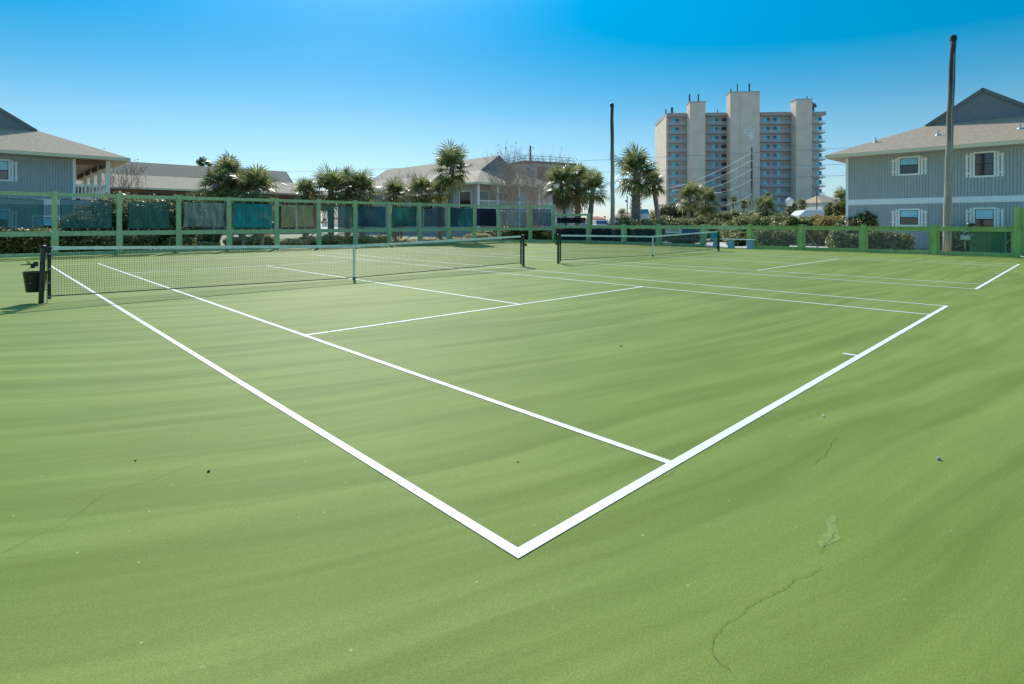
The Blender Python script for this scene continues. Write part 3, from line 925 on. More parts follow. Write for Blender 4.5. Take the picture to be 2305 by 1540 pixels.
def siding_wall(t, x0, x1, y, z0, z1, m, name='wall'):
    b = MB(); b.box(x0, x1, y+.012, y+.15, z0, z1)
    n = max(1, int((x1-x0)/.145)); sp = (x1-x0)/n
    for k in range(n): b.box(x0+k*sp+.018, x0+(k+1)*sp-.018, y-.012, y+.0118, z0, z1)
    return build(name, b, m, t, local=True)
def side_wall(t, x, y0, y1, z0, z1, m, s=1):
    b = MB(); b.box(min(x, x+s*.15), max(x, x+s*.15), y0, y1, z0, z1)
    n = max(1, int((y1-y0)/.2)); sp = (y1-y0)/n
    for k in range(n): b.box(min(x-s*.001, x-s*.012), max(x-s*.001, x-s*.012), y0+k*sp+.012, y0+(k+1)*sp-.012, z0, z1)
    return build('side_wall', b, m, t, local=True)

# right house: front faces -x
rh = thing('grey_house', 'grey two-storey house with white shutters beyond the low fence at right', 'house', (36.9, 9.87, 0), R(-90))
roof_and_gables(rh, 26)
WI = .95
siding_wall(rh, WI, 14.4-WI, WI, 0, 2.62, M['siding']); siding_wall(rh, WI, 14.4-WI, WI, 2.96, 5.58, M['siding'])
b = MB(); b.box(WI-.02, 14.4-WI+.02, WI-.03, WI+.14, 2.621, 2.959); build('band_board', b, M['trim'], rh, local=True)
b = MB(); b.box(WI-.03, WI+.10, WI-.045, WI-.031, 0, 5.575); b.box(WI-.045, WI-.03, WI-.045, WI+.10, 0, 5.575)
build('corner_board', b, M['trim'], rh, local=True)
side_wall(rh, WI, WI+.16, 25, 0, 5.58, M['siding2'])
side_wall(rh, 14.4-WI, WI+.16, 25, 0, 5.58, M['siding2'], -1)
XW = 36.9 + WI
def lx(px): return 9.87 - onX(px, XW)[1]
def lz(py, px): return hgt(py, onX(px, XW)[0])
for (a, c, yt, yb, sp, tp) in ((2026, 2067, 356, 391, .55, 'skyglass'), (2195, 2237, 345, 395, .52, 'glass'), (2026, 2067, 473.5, 506, .5, 'skyglass'), (2195, 2237, 471, 522, .55, 'skyglass')):
    xa, xc = lx(a), lx(c); pm = (a+c)/2
    window(rh, (xa+xc)/2, xc-xa, lz(yb, pm), lz(yt, pm), WI, sp, tp)
window(rh, 12.4, 1.0, 3.75, 4.95, WI, .5)
for x, y in ((2.3, 1.9), (5.4, 2.2), (9.0, 2.0)):
    z = 5.78 + y*1.85/4.45
    b = MB(); b.lathe([(.16,-.05), (.13,.03), (.045,.06), (.045,.26), (.02,.27)], (x, y, z), 10)
    build('roof_vent', b, M['steel'], rh, local=True)

# left house: front faces -y
lh = thing('blue_grey_house', 'blue-grey two-storey house with a railed corner porch at left', 'house', (-9.0, 42.2, 0))
roof_and_gables(lh, 24)
xw = onY(165, 42.2+WI)[1] + 9.0
siding_wall(lh, WI, xw, WI, 0, 2.62, M['siding']); siding_wall(lh, WI, xw, WI, 2.96, 5.58, M['siding'])
b = MB(); b.box(WI, 14.4-WI, WI-.03, WI+.14, 2.621, 2.959); build('band_board', b, M['trim'], lh, local=True)
side_wall(lh, xw, WI+.16, 22, 0, 5.58, M['tansiding'], -1)
b = MB(); b.box(xw+.001, 14.4-WI-.001, WI+.15, 22, 2.72, 2.90); build('porch_floor', b, M['soffit'], lh, local=True)
b = MB(); b.box(xw-.02, xw+.12, WI-.05, WI-.001, 0, 5.575); build('corner_board', b, M['trim'], lh, local=True)
xr = 14.4 - WI
for yy in (WI+.07, WI+3.6, WI+7.2, WI+10.8):
    for (z0, z1) in ((0, 2.61), (2.97, 5.575)):
        b = MB(); b.box(xr-.22, xr, yy-.10, yy+.10, z0, z1); build('porch_post', b, M['trim'], lh, local=True)
b = MB()
b.box(xw+.13, xr-.24, WI+.02, WI+.10, 3.88, 3.97); b.box(xw+.13, xr-.24, WI+.03, WI+.09, 3.08, 3.14)
k = xw + .22
while k < xr-.3:
    b.box(k, k+.07, WI+.04, WI+.08, 3.141, 3.879); k += .19
build('balustrade', b, M['trim'], lh, local=True)
b = MB(); b.box(xr-.14, xr-.06, WI+.2, WI+14, 3.88, 3.97); b.box(xr-.13, xr-.07, WI+.2, WI+14, 3.08, 3.14)
k = WI + .3
while k < WI+14:
    b.box(xr-.12, xr-.08, k, k+.07, 3.141, 3.879); k += .19
build('balustrade', b, M['trim'], lh, local=True)
b = MB(); b.box(xw+.12, xr, WI+.0, WI+.15, 5.25, 5.57); b.box(xr-.14, xr-.001, WI+.16, WI+16, 5.25, 5.57); build('porch_beam', b, M['brownwall'], lh, local=True)
YW = 42.2 + WI
def wx(px): return onY(px, YW)[1] + 9.0
window(lh, wx(-2), wx(19)-wx(-23), hgt(404, onY(0, YW)[0]), hgt(362, onY(0, YW)[0]), WI, .5)
window(lh, wx(-2), wx(19)-wx(-23), hgt(516, onY(0, YW)[0]), hgt(474, onY(0, YW)[0]), WI, .5)
window(lh, wx(112), 1.5, .75, 1.85, WI, .5, 'skyglass', False)

# long house behind on the left, ridge along x
mh = thing('long_house', 'long low house with a brown shaded porch behind the left palms', 'house', (-6.0, 92.9, 0), R(-90))
roof_and_gables(mh, 43.2)
for (z0, z1) in ((0, 5.58),):
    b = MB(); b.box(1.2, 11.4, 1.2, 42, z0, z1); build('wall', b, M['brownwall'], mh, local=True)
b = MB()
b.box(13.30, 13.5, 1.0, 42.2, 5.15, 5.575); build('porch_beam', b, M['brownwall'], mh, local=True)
for k in range(12):
    y = 2 + k*3.6
    b = MB(); b.box(13.3, 13.5, y-.1, y+.1, 0, 5.149); build('porch_post', b, M['trim'], mh, local=True)
    b = MB(); b.box(11.4, 11.46, y+.8, y+2.6, 3.3, 4.9)
    wv = build('window', b, M['glass'], mh, local=True)
    b = MB(); b.box(11.461, 11.50, y+.7, y+2.7, 4.9, 5.0); b.box(11.461, 11.50, y+.7, y+.8, 3.3, 4.9); b.box(11.461, 11.50, y+2.6, y+2.7, 3.3, 4.9)
    build('frame', b, M['trim'], wv, local=True)
b = MB(); b.box(13.32, 13.40, 1, 42.2, 3.9, 3.98); build('balustrade', b, M['trim'], mh, local=True)

# centre house
ch = thing('tan_house', 'tan two-storey house with a hipped roof behind the bare trees', 'house', (35.7, 42.7, 0))
roof_and_gables(ch, 34)
side_wall(ch, WI, WI, 33, 0, 5.58, M['siding2'])
siding_wall(ch, WI+1.9, 14.4-WI, WI+1.9, 0, 5.58, M['tansiding'])
siding_wall(ch, WI+.16, WI+1.9, WI+1.9, 0, 5.58, M['tansiding'])
b = MB(); b.box(WI+.16, 14.4-WI, WI, WI+1.89, 2.72, 2.92); build('porch_floor', b, M['trim'], ch, local=True)
for xx in (WI+.1, WI+2.9, WI+6.2, WI+9.5, 14.4-WI-.1):
    for (z0, z1) in ((0, 2.719), (2.921, 5.575)):
        b = MB(); b.box(xx-.12, xx+.12, WI-.12, WI-.001, z0, z1); build('porch_post', b, M['trim'], ch, local=True)
b = MB(); b.box(WI+.25, 14.4-WI-.3, WI-.06, WI-.01, 3.85, 3.93); b.box(WI+.25, 14.4-WI-.3, WI-.06, WI-.01, 3.05, 3.10)
k = WI+.3
while k < 13.1: b.box(k, k+.05, WI-.05, WI-.02, 3.101, 3.849); k += .16
build('balustrade', b, M['trim'], ch, local=True)
for x, mt in ((WI+1.6, 'glass'), (WI+4.7, 'darkglass'), (WI+8.0, 'skyglass')):
    b = MB(); b.box(x, x+1.5, WI+1.84, WI+1.88, 3.0, 5.0); wv = build('glass_door', b, M[mt], ch, local=True)
    b = MB(); b.box(x-.08, x+1.58, WI+1.80, WI+1.839, 5.0, 5.08); b.box(x-.08, x, WI+1.80, WI+1.839, 2.93, 5.0); b.box(x+1.5, x+1.58, WI+1.80, WI+1.839, 2.93, 5.0)
    build('frame', b, M['trim'], wv, local=True)
for y in (2.0, 9, 16):
    b = MB(); b.box(WI-.03, WI-.013, y, y+1.9, 3.1, 4.9); wv = build('window', b, M['darkglass'], ch, local=True)
    b = MB(); b.box(WI-.06, WI-.031, y-.08, y+1.98, 4.9, 4.99); b.box(WI-.06, WI-.031, y-.08, y, 3.1, 4.9); b.box(WI-.06, WI-.031, y+1.9, y+1.98, 3.1, 4.9); b.box(WI-.06, WI-.031, y-.08, y+1.98, 3.0, 3.1)
    build('frame', b, M['trim'], wv, local=True)

# flat-roofed building with rooftop railing
fx0, fY = 0, 0
pA = at(1182, 82); pB = at(1291, 86)
dirv = (pB-pA).normalized(); ang = math.atan2(dirv.y, dirv.x); LW = (pB-pA).length
fb = thing('flat_roof_building', 'weathered flat-roofed block with a rooftop railing behind the bare trees', 'building', tuple(pA), ang)
H = hgt(367, 82)
b = MB(); b.box(0, LW, 0, 14, 0, H); build('wall', b, M['tansiding'], fb, local=True)
b = MB(); b.box(-.3, LW+.3, -.3, 14.3, H+.001, H+.35); build('roof', b, M['brownwall'], fb, local=True)
for k, (xa, xb_, mt) in enumerate(((.3, 1.6, 'siding'), (2.2, 3.9, 'brownwall'), (4.3, 5.6, 'siding'))):
    b = MB(); b.box(xa, xb_, -.05, -.002, H-4.2, H-.4); build('wall_panel', b, M[mt], fb, local=True)
b = MB()
for z in (.75, 1.15): b.tube([(0, 0, H+z), (LW, 0, H+z)], .03, 5); b.tube([(0, 0, H+z), (0, 14, H+z)], .03, 5)
for k in range(9): x = LW*k/8; b.tube([(x, 0, H+.35), (x, 0, H+1.15)], .03, 5)
build('railing', b, M['antenna'], fb, local=True)
p = at(1194, 92)
ms = thing('radio_mast', 'thin red and grey mast above the flat-roofed block', 'mast', (p.x, p.y, 0))
b = MB(); b.tube([(p.x, p.y, 0), (p.x, p.y, hgt(345, 92))], .16, 6); build('shaft', b, M['redwhite'], ms)
b = MB(); b.tube([(p.x, p.y, hgt(345, 92)), (p.x, p.y, hgt(328, 92))], .13, 6); build('tip', b, M['antenna'], ms)

# small far houses
def far_house(label, px0, px1, pyt, pye, d, wall, roof, name='far_house'):
    a, c = at(px0, d), at(px1, d); dv = (c-a).normalized(); t = thing(name, label, 'house', tuple(a), math.atan2(dv.y, dv.x))
    Lw = (c-a).length; ze, zt = hgt(pye, d), hgt(pyt, d)
    b = MB(); b.box(.3, Lw-.3, .3, 9.7, 0, ze); build('wall', b, M[wall], t, local=True)
    b = MB(); q = min(3, Lw*.3)
    b.quad((0,0,ze), (Lw,0,ze), (Lw-q,5,zt), (q,5,zt)); b.quad((Lw,10,ze), (0,10,ze), (q,5,zt), (Lw-q,5,zt))
    b.poly([(0,10,ze), (0,0,ze), (q,5,zt)]); b.poly([(Lw,0,ze), (Lw,10,ze), (Lw-q,5,zt)]); b.quad((0,0,ze-.01), (0,10,ze-.01), (Lw,10,ze-.01), (Lw,0,ze-.01))
    build('roof', b, M[roof], t, local=True)
    for k in range(3):
        x = Lw*(k+.6)/3.4
        b = MB(); b.box(x, x+1.0, .24, .299, ze*.45, ze*.45+1.3); build('window', b, M['glass'], t, local=True)
far_house('far red-roofed house low on the horizon left of the slim pole', 1318, 1366, 487, 493, 260, 'redroof', 'redroof')
far_house('small tan-roofed cream house between the tower and right house', 1850, 1905, 438, 456, 120, 'cream', 'roof')
far_house('small hazy cream house behind the parked vehicles', 1385, 1436, 477, 487, 210, 'cream', 'roof')

# ------------------------------------------------------------------ tower
TD = 176.0
o0 = at(1503, TD); o1 = at(1856, TD/1.014)
dv = (o1-o0).normalized()
tw = thing('apartment_tower', 'tall beige apartment tower with turquoise windows and a shell emblem', 'tower', tuple(o0), math.atan2(dv.y, dv.x))
FW = (o1-o0).length
K = FW / 353.0
def tx(px): return (px-1503)*K
HT = hgt(262, TD)           # underside of parapet
FH = 20.0/F_PX*TD*1.0
NF = 12
b = MB(); b.box(0, FW-1.0, 1.15, 17, 0, HT-.1); build('core', b, M['conc2'], tw, local=True)
b = MB(); b.box(-.4, FW+.4, .41, 17.2, HT-.099, HT+1.0)
for q0, q1 in ((-.4, tx(1547)-.13), (tx(1590), tx(1637)-.13), (tx(1713), tx(1782)-.13), (tx(1830), FW+.4)): b.box(q0, q1, -.2, .409, HT-.099, HT+1.0)
build('parapet', b, M['slab'], tw, local=True)
b = MB(); b.prism([(-.001,-.0,0), (-.001,17,0), (-.001,17,HT-.8), (-.001,0,HT-.1)], (-1,0,0), .5)
build('side_wall', b, M['conc'], tw, local=True)
slabs = ((1547, 1590, 231, -3.3), (1637, 1713, 210, -3.3), (1782, 1830, 228, -3.3))
for (a, c, yt, pr) in slabs:
    xs0, xs1 = tx(a)-.0, tx(c) - (c-1152)/F_PX*3.3
    zt = hgt(yt, TD-3.3)
    b = MB(); b.box(xs0, xs1, pr, .4, 0, zt)
    build('stair_shaft', b, M['conc'], tw, local=True)
    b = MB(); b.box(xs0-.12, xs1+.12, pr-.12, .5, zt+.001, zt+.3); build('shaft_coping', b, M['slab'], tw, local=True)
bays = ((1503, 1547, ((1517, 12, 0),)), (1590, 1637, ((1608, 11, 0), (1629, 11, 2))), (1713, 1782, ((1724, 12, 0), (1747, 12, 1))), (1830, 1853, ((1842, 11, 0),)))
for (a, c, wins) in bays:
    for fl_ in range(NF):
        z0 = HT - (fl_+1)*FH
        if z0 < 0: z0 = 0
        zf = z0
        xa, xb_ = tx(a)+.05, tx(c)+(.7 if a == 1830 else .28)
        b = MB(); b.box(xa, xb_, -.1, 1.15, zf, zf+.2); build('floor_slab', b, M['slab'], tw, local=True)
        b = MB(); b.box(xa, xb_, -.08, -.03, zf+.98, zf+1.05); b.box(xa, xb_, -.08, -.03, zf+.28, zf+.34)
        x = xa
        while x < xb_-.05:
            b.box(x, x+.06, -.075, -.035, zf+.2, zf+.98); x += .24
        build('balcony_rail', b, M['railing'], tw, local=True)
        for (wp, ww, kind) in wins:
            x0 = tx(wp)-.2; wd = ww*K*1.2
            cols = (('teal', 'navyglass'), ('navyglass', 'teal'), ('navyglass', 'navyglass'))[kind]
            b = MB(); b.box(x0, x0+wd/2-.03, 1.09, 1.145, zf+1.0, zf+2.25)
            wv = build('window', b, M[cols[0]], tw, local=True)
            b = MB(); b.box(x0+wd/2+.03, x0+wd, 1.09, 1.145, zf+1.0, zf+2.25); build('pane', b, M[cols[1]], wv, local=True)
# side balconies at the right end
for fl_ in range(NF-1):
    z0 = HT - (fl_+1)*FH
    b = MB(); b.box(FW-.999, FW+.6, 2.2, 7, z0, z0+.2); b.box(FW+.5, FW+.58, 2.2, 7, z0+1.1, z0+1.2)
    y = 2.2
    while y < 7: b.box(FW+.5, FW+.58, y, y+.08, z0+.2, z0+1.1); y += .5
    build('side_balcony', b, M['slab'], tw, local=True)
# emblem: fan of pale rays with a tail
b = MB(); ex, ez = tx(1689)-1.4, hgt(297, TD-3.3); yy = -3.33
def ray(a0, r0, r1, w0, w1):
    ca, sa = math.cos(a0), math.sin(a0)
    b.quad((ex+r0*ca-w0*sa, yy, ez+r0*sa+w0*ca), (ex+r1*ca-w1*sa, yy, ez+r1*sa+w1*ca), (ex+r1*ca+w1*sa, yy, ez+r1*sa-w1*ca), (ex+r0*ca+w0*sa, yy, ez+r0*sa-w0*ca))
for k in range(16):
    ray(2*PI*k/16, .3, 1.62+.2*(k % 2), .02, .085)
for k in range(24): ray(2*PI*k/24, .0+.95*(k%2)+.55, .72+.95*(k%2), .09, .12)
for k in range(6): ray(-.9 - .12*k, .5, 2.1+.32*k*(1 if k < 4 else .6), .08, .06)
build('emblem', b, M['emblem'], tw, local=True)
# pour joints on the middle shaft
b = MB(); b.box(tx(1668)-1.4, tx(1668)-1.32, -3.32, -3.301, 0, hgt(213, TD)); build('joint', b, M['slab'], tw, local=True)
for (ax_, yt, yb, wd) in ((1501, 244, 256, .35), (1515, 240, 256, .7), (1551, 214, 232, .45), (1571, 214, 232, .4), (1619, 245, 258, .2), (1658.5, 192, 212, .28), (1685.5, 192, 212, .45), (1644, 203, 212, .3), (1814, 222, 230, .2), (1836, 236, 256, .45)):
    b = MB(); y_ = 1.2 if ax_ in (1501, 1515, 1619, 1836) else -1
    b.box(tx(ax_)-wd/2, tx(ax_)+wd/2, y_, y_+.3, hgt(yb, TD), hgt(yt, TD)); build('antenna', b, M['antenna'], tw, local=True)
for k in range(5):
    b = MB(); x = tx(1836)+random.uniform(-.7, .7); z = hgt(250-k*3, TD)
    b.box(x-.3, x+.3, .9, 1.1, z, z+.9); build('antenna', b, M['antenna'], tw, local=True)

# ------------------------------------------------------------------ vegetation generators
def leafcloud(n, shape, size, seed, m=None, asp=1.7, up=0):
    """n small leaves over the body given by shape(dir)->point, normal; every leaf its own face"""
    rnd = random.Random(seed); b = MB()
    for _ in range(n):
        p, nn = shape(rnd)
        a = Vector((rnd.gauss(0,1), rnd.gauss(0,1), rnd.gauss(0,1)+up)).normalized()
        nn = (nn*.45 + Vector((rnd.gauss(0,.6), rnd.gauss(0,.6), rnd.gauss(0,.6)+.25))).normalized()
        a = (a - nn*a.dot(nn)).normalized(); c = nn.cross(a)
        s = size*rnd.uniform(.6, 1.35); l = s*asp
        b.v += [tuple(p-a*l/2), tuple(p+c*s/2), tuple(p+a*l/2), tuple(p-c*s/2)]
        k = len(b.v)-4; b.f.append((k, k+1, k+2, k+3))
    return b
def body(a, bb, c, e=2.2, lump=.16, seed=0, flat=True):
    """lumpy superellipsoid sitting on z=0: half axes a, bb, height c"""
    off = Vector((seed*3.7, seed*1.3, 0))
    def surf(d):
        k = (abs(d.x/a)**e + abs(d.y/bb)**e + abs(d.z/(c*.5))**e) ** (-1/e)
        q = d*k
        nz = noise.noise(q*1.3+off)*lump*2.2 + noise.noise(q*3.1+off)*lump
        q = q*(1+nz)
        return q
    def shape(rnd):
        while True:
            d = Vector((rnd.gauss(0,1)*a, rnd.gauss(0,1)*bb, rnd.gauss(0,1)*c*.5)).normalized()
            q = surf(d)
            if q.z < -c*.42 and rnd.random() < .7: continue
            break
        q = q * (1.03 + rnd.gauss(-.05, .085)) ; nn = Vector((q.x/a/a, q.y/bb/bb, q.z/(c*.5)**2)).normalized()
        return Vector((q.x, q.y, max(.02, q.z + c*.5))), nn
    return surf, shape
def core(surf, c, k=.84):
    b = MB(); nu, nv = 22, 12
    for j in range(nv+1):
        th = PI*j/nv
        for i in range(nu):
            ph = 2*PI*i/nu
            d = Vector((math.sin(th)*math.cos(ph), math.sin(th)*math.sin(ph), math.cos(th))).normalized()
            q = surf(d)*k
            b.v.append((q.x, q.y, max(0, q.z+c*.5)))
    for j in range(nv):
        for i in range(nu):
            b.f.append((j*nu+i, j*nu+(i+1) % nu, (j+1)*nu+(i+1) % nu, (j+1)*nu+i))
    return b
def bush(label, loc, a, bb, c, m='leafmd', dens=900, size=.085, e=2.2, lump=.21, seed=0, rz=0, name='shrub', cat='shrub', group=None, z=0, lobes=3):
    t = thing(name, label, cat, (loc[0], loc[1], z-.06), rz, group)
    surf, shape = body(a, bb, c, e, lump, seed)
    area = 2*PI*((a*bb)**1.6/3 + (a*c*.5)**1.6/3*2 + (bb*c*.5)**1.6/3*2) ** (1/1.6) * 1.1
    n = int(min(9000, area*dens*(.085/size)**1.3*.75))
    fol = leafcloud(n, shape, size, seed+1)
    rl = random.Random(seed*13+5)
    for q_ in range(lobes):
        ang_ = rl.uniform(0, 6.28); k_ = rl.uniform(.35, .6)
        s2, sh2 = body(a*k_, bb*k_, c*k_*1.1, 2, lump, seed+50+q_)
        fo2 = leafcloud(int(n*.22), sh2, size, seed+9+q_)
        fo2.shift((a*.72*math.cos(ang_), bb*.6*math.sin(ang_), c*rl.uniform(.25, .62)))
        kk = len(fol.v); fol.v += fo2.v; fol.f += [tuple(i_+kk for i_ in f_) for f_ in fo2.f]
    build('foliage', fol, M[m], t, local=True)
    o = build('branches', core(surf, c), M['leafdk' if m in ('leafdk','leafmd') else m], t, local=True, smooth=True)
    return t
def bush_px(label, px, d, wpx, py_top, depth=None, m='leafmd', seed=0, **k):
    """placed by its middle, distance and width as measured on the photograph"""
    p = at(px, d); a = wpx/2/F_PX*d; c = hgt(py_top, d)+.06
    return bush(label, p, a, depth or min(a, 1.3), max(.3, c), m, seed=seed, rz=-YAW, **k)

# fan palm crown
def fan_leaf(b, base, dirv, size, rnd, droop):
    """petiole + fan of separate blades; dirv = direction of the petiole"""
    d = dirv.normalized(); side = d.cross(Vector((0,0,1)))
    if side.length < .1: side = Vector((1,0,0))
    side.normalize(); up = side.cross(d).normalized()
    L1 = size*rnd.uniform(.42, .55)
    mid = base + d*L1 - Vector((0,0,1))*droop*L1*.25
    def pq(a, c, w0, w1, n):
        s1 = n*w0/2; s2 = n*w1/2
        b.quad(a-s1, a+s1, c+s2, c-s2)
    pq(base, mid, .05, .03, side); 
    d2 = (d - Vector((0,0,1))*droop*.5).normalized(); up2 = side.cross(d2).normalized()
    nb = 17; R0 = size*rnd.uniform(.50, .62)
    for i in range(nb):
        a = R(-118 + 236*i/(nb-1)) + rnd.uniform(-.05, .05)
        dd = (d2*math.cos(a) + side*math.sin(a))
        fold = -.30*abs(math.sin(a))         # costa folds the fan
        dd = (dd + up2*fold*.8 + Vector((0,0,-.0))).normalized()
        ln = R0*(1-.28*abs(a)/R(118))*rnd.uniform(.88, 1.08)
        n = (dd.cross(up2)).normalized()
        p1 = mid + dd*ln*.55; 
        tip = mid + dd*ln*.98 - Vector((0,0,1))*ln*(.10+.35*droop*rnd.uniform(.4,1.3))
        tw = up2*rnd.uniform(-.02, .02)
        pq(mid, p1, .02, .098, n+tw*6)
        pq(p1, tip, .098, .012, n+tw*6)
def palm_crown(seed, n=34, size=1.9, full=1.0):
    rnd = random.Random(seed); b = MB(); dry = MB()
    for i in range(9):      # young spears and short leaves close the heart of the crown
        az = rnd.uniform(0, 6.3); el = R(rnd.uniform(10, 85))
        fan_leaf(b, Vector((0,0,-.2)), Vector((math.cos(az)*math.cos(el), math.sin(az)*math.cos(el), math.sin(el))), size*rnd.uniform(.45, .62), rnd, .1)
    for i in range(n):
        az = i*2.39996 + rnd.uniform(-.25, .25)
        f = (i+.5)/n
        el = R(84) - f*R(118)*full + rnd.uniform(-.12, .12)
        d = Vector((math.cos(az)*math.cos(el), math.sin(az)*math.cos(el), math.sin(el)))
        tgt = dry if (f > .93) else b
        fan_leaf(tgt, Vector((0,0,-.1-.25*f)), d, size*rnd.uniform(.72, 1.12)*(1-.12*max(0, f-.75)*4), rnd, .15 + .75*max(0, f-.25))
    return b, dry
CROWNS = []
for k, (sd_, n_, fu) in enumerate(((1, 25, 1.0), (2, 32, 1.05), (3, 22, .92), (4, 36, 1.2))):
    g, dr = palm_crown(sd_, n_, 1.9, fu)
    mg = bpy.data.meshes.new('crown'); mg.from_pydata(g.v, [], g.f); mg.materials.append(M['palm'])
    md = bpy.data.meshes.new('dry_fronds'); md.from_pydata(dr.v, [], dr.f); md.materials.append(M['palmdry'])
    CROWNS.append((mg, md))
def palm(label, px, d, py_c, rpx, py_base=None, px_base=None, rt=.17, var=0, boots=0, skirt=0, seed=0, dark=False, group='cabbage palms beyond the fences'):
    """crown centre, radius and trunk foot as measured on the photograph"""
    p = at(px, d); zc = hgt(py_c, d); q = at(px_base if px_base is not None else px, d)
    t = thing('palm_tree', label, 'palm tree', (q.x, q.y, -.06), 0, group)
    loc = Vector((q.x, q.y, -.06)); top = Vector((p.x, p.y, zc)) - loc
    rnd = random.Random(seed+77); b = MB(); n = 12
    pts = []; rad = []
    for k in range(n+1):
        u = k/n
        x = top*u; x = Vector((top.x*(u**1.6), top.y*(u**1.6), top.z*u))
        pts.append(x); rad.append(rt*(1.18-.18*u)*(1+.06*math.sin(k*2.1+seed)) * (1.35 if k == 0 else 1))
    b.tube(pts, rad, 10)
    build('trunk', b, M['ptrunk'], t, local=True, smooth=True)
    if boots:
        b = MB(); h = top.z; z = h*(1-boots); i = 0
        while z < h-.1:
            u = z/h; c = Vector((top.x*u**1.6, top.y*u**1.6, z))
            for j in range(5):
                a = i*.63 + j*2*PI/5 + rnd.uniform(-.1, .1)
                o = Vector((math.cos(a), math.sin(a), 0)); s_d = Vector((-o.y, o.x, 0))
                r0 = rt*(1.02 + .5*max(0, u-.3)); 
                A = c + o*rt*.8; T = c + o*(r0+rnd.uniform(.10,.17)) + Vector((0,0,rnd.uniform(.22,.36))) + s_d*rnd.uniform(-.08,.08)
                b.bar(A, T, .085, .035, up=o)
            z += .17; i += 1
        build('boots', b, M['boots'], t, local=True)
    sc = rpx/F_PX*d/1.5
    mg, md = CROWNS[var]
    for me, nm in ((mg, 'crown'), (md, 'dry_fronds')):
        o = bpy.data.objects.new(nm, me); COL.objects.link(o); o.parent = t
        o.location = top; o.scale = (sc, sc, sc); o.rotation_euler = (0, 0, seed*1.7)
    if skirt:
        b = MB(); rnd = random.Random(seed+5)
        for k in range(26):
            az = k*2.4; d_ = Vector((math.cos(az)*.5, math.sin(az)*.5, -1))
            u = 1 - skirt*rnd.random()
            fan_leaf(b, Vector((top.x*u**1.6, top.y*u**1.6, top.z*u)), d_, sc*1.5, rnd, .6)
        build('dead_frond_skirt', b, M['palmdry'], t, local=True)
    return t
palm('tallest shaggy palm just right of the slim pole', 1433, 43, 388, 62, px_base=1431, rt=.30, var=0, boots=.75, seed=1)
palm('curving slim palm leaning against the tallest palm', 1470, 44, 412, 33, px_base=1484, rt=.17, var=1, seed=2)
palm('round-headed palm with bare trunk in front of the tan house', 1018, 43, 374, 50, px_base=1012, rt=.20, var=1, seed=3)
palm('palm with a smooth pale trunk nearest the tall fence corner', 1262, 47, 408, 46, px_base=1275, rt=.13, var=1, seed=4, skirt=.15)
palm('palm with a dark shaggy trunk in the middle of the corner clump', 1300, 49, 412, 46, px_base=1300, rt=.24, var=3, boots=.85, seed=5)
palm('palm at the right of the corner clump with a thick bare trunk', 1335, 46, 424, 42, px_base=1326, rt=.20, var=0, seed=6)
palm('left palm of the pair before the tower', 1553, 52, 442, 35, px_base=1548, rt=.16, var=1, seed=7)
palm('right palm of the pair before the tower', 1591, 54, 450, 33, px_base=1585, rt=.22, var=3, seed=8)
palm('highest palm of the big left clump', 518, 39, 394, 50, rt=.2, var=0, seed=9)
palm('lower left palm of the big left clump', 486, 37.5, 414, 44, rt=.2, var=3, seed=10)
palm('broad right palm of the big left clump', 578, 37, 424, 54, rt=.2, var=3, seed=11)
palm('small middle palm of the big left clump', 545, 38, 418, 40, rt=.2, var=1, seed=12)
palm('small left palm of the second clump', 688, 40, 432, 35, rt=.2, var=3, seed=13)
palm('broad middle palm of the second clump', 745, 40, 424, 48, rt=.2, var=1, seed=14)
palm('dense right palm of the second clump', 815, 41, 426, 47, rt=.2, var=3, seed=15)
palm('upper palm between the two in the second clump', 782, 42, 420, 42, rt=.2, var=0, seed=25)
palm('small yellowish palm left of the bare-trunked palm', 888, 42, 434, 34, rt=.18, var=1, seed=16)
palm('spiky palm standing beside the bare-trunked palm', 946, 42, 428, 40, rt=.18, var=3, seed=17)
palm('low palm just under the bare-trunked palm', 990, 44, 430, 33, rt=.18, var=0, seed=18)
palm('bushy palm before the tower right of the utility pole', 1723, 60, 466, 29, rt=.25, var=3, seed=19)
palm('small palm behind the street lamp', 1783, 66, 470, 20, rt=.2, var=1, seed=20)
palm('palm partly hidden behind the left corner of the right house', 1897, 56, 446, 24, rt=.2, var=1, seed=21)
for i, (x, y, r_, w_) in enumerate(((1650, 452, 13, 'leftmost dark palm silhouetted on the tower base'), (1674, 459, 12, 'shorter dark palm beside the leftmost one at the tower base'), (1690, 457, 11, 'dark palm right behind the utility pole at the tower base'), (1806, 459, 13, 'dark palm at the tower base right of the street lamp'), (1730, 443, 12, 'dark palm top showing above the bushy palm'))):
    palm(w_, x, 120, y, r_, rt=.2, var=i % 4, seed=30+i)
palm('tiny far palm on the horizon between the pole and tallest palm', 1400, 120, 480, 12, rt=.15, var=2, seed=40)

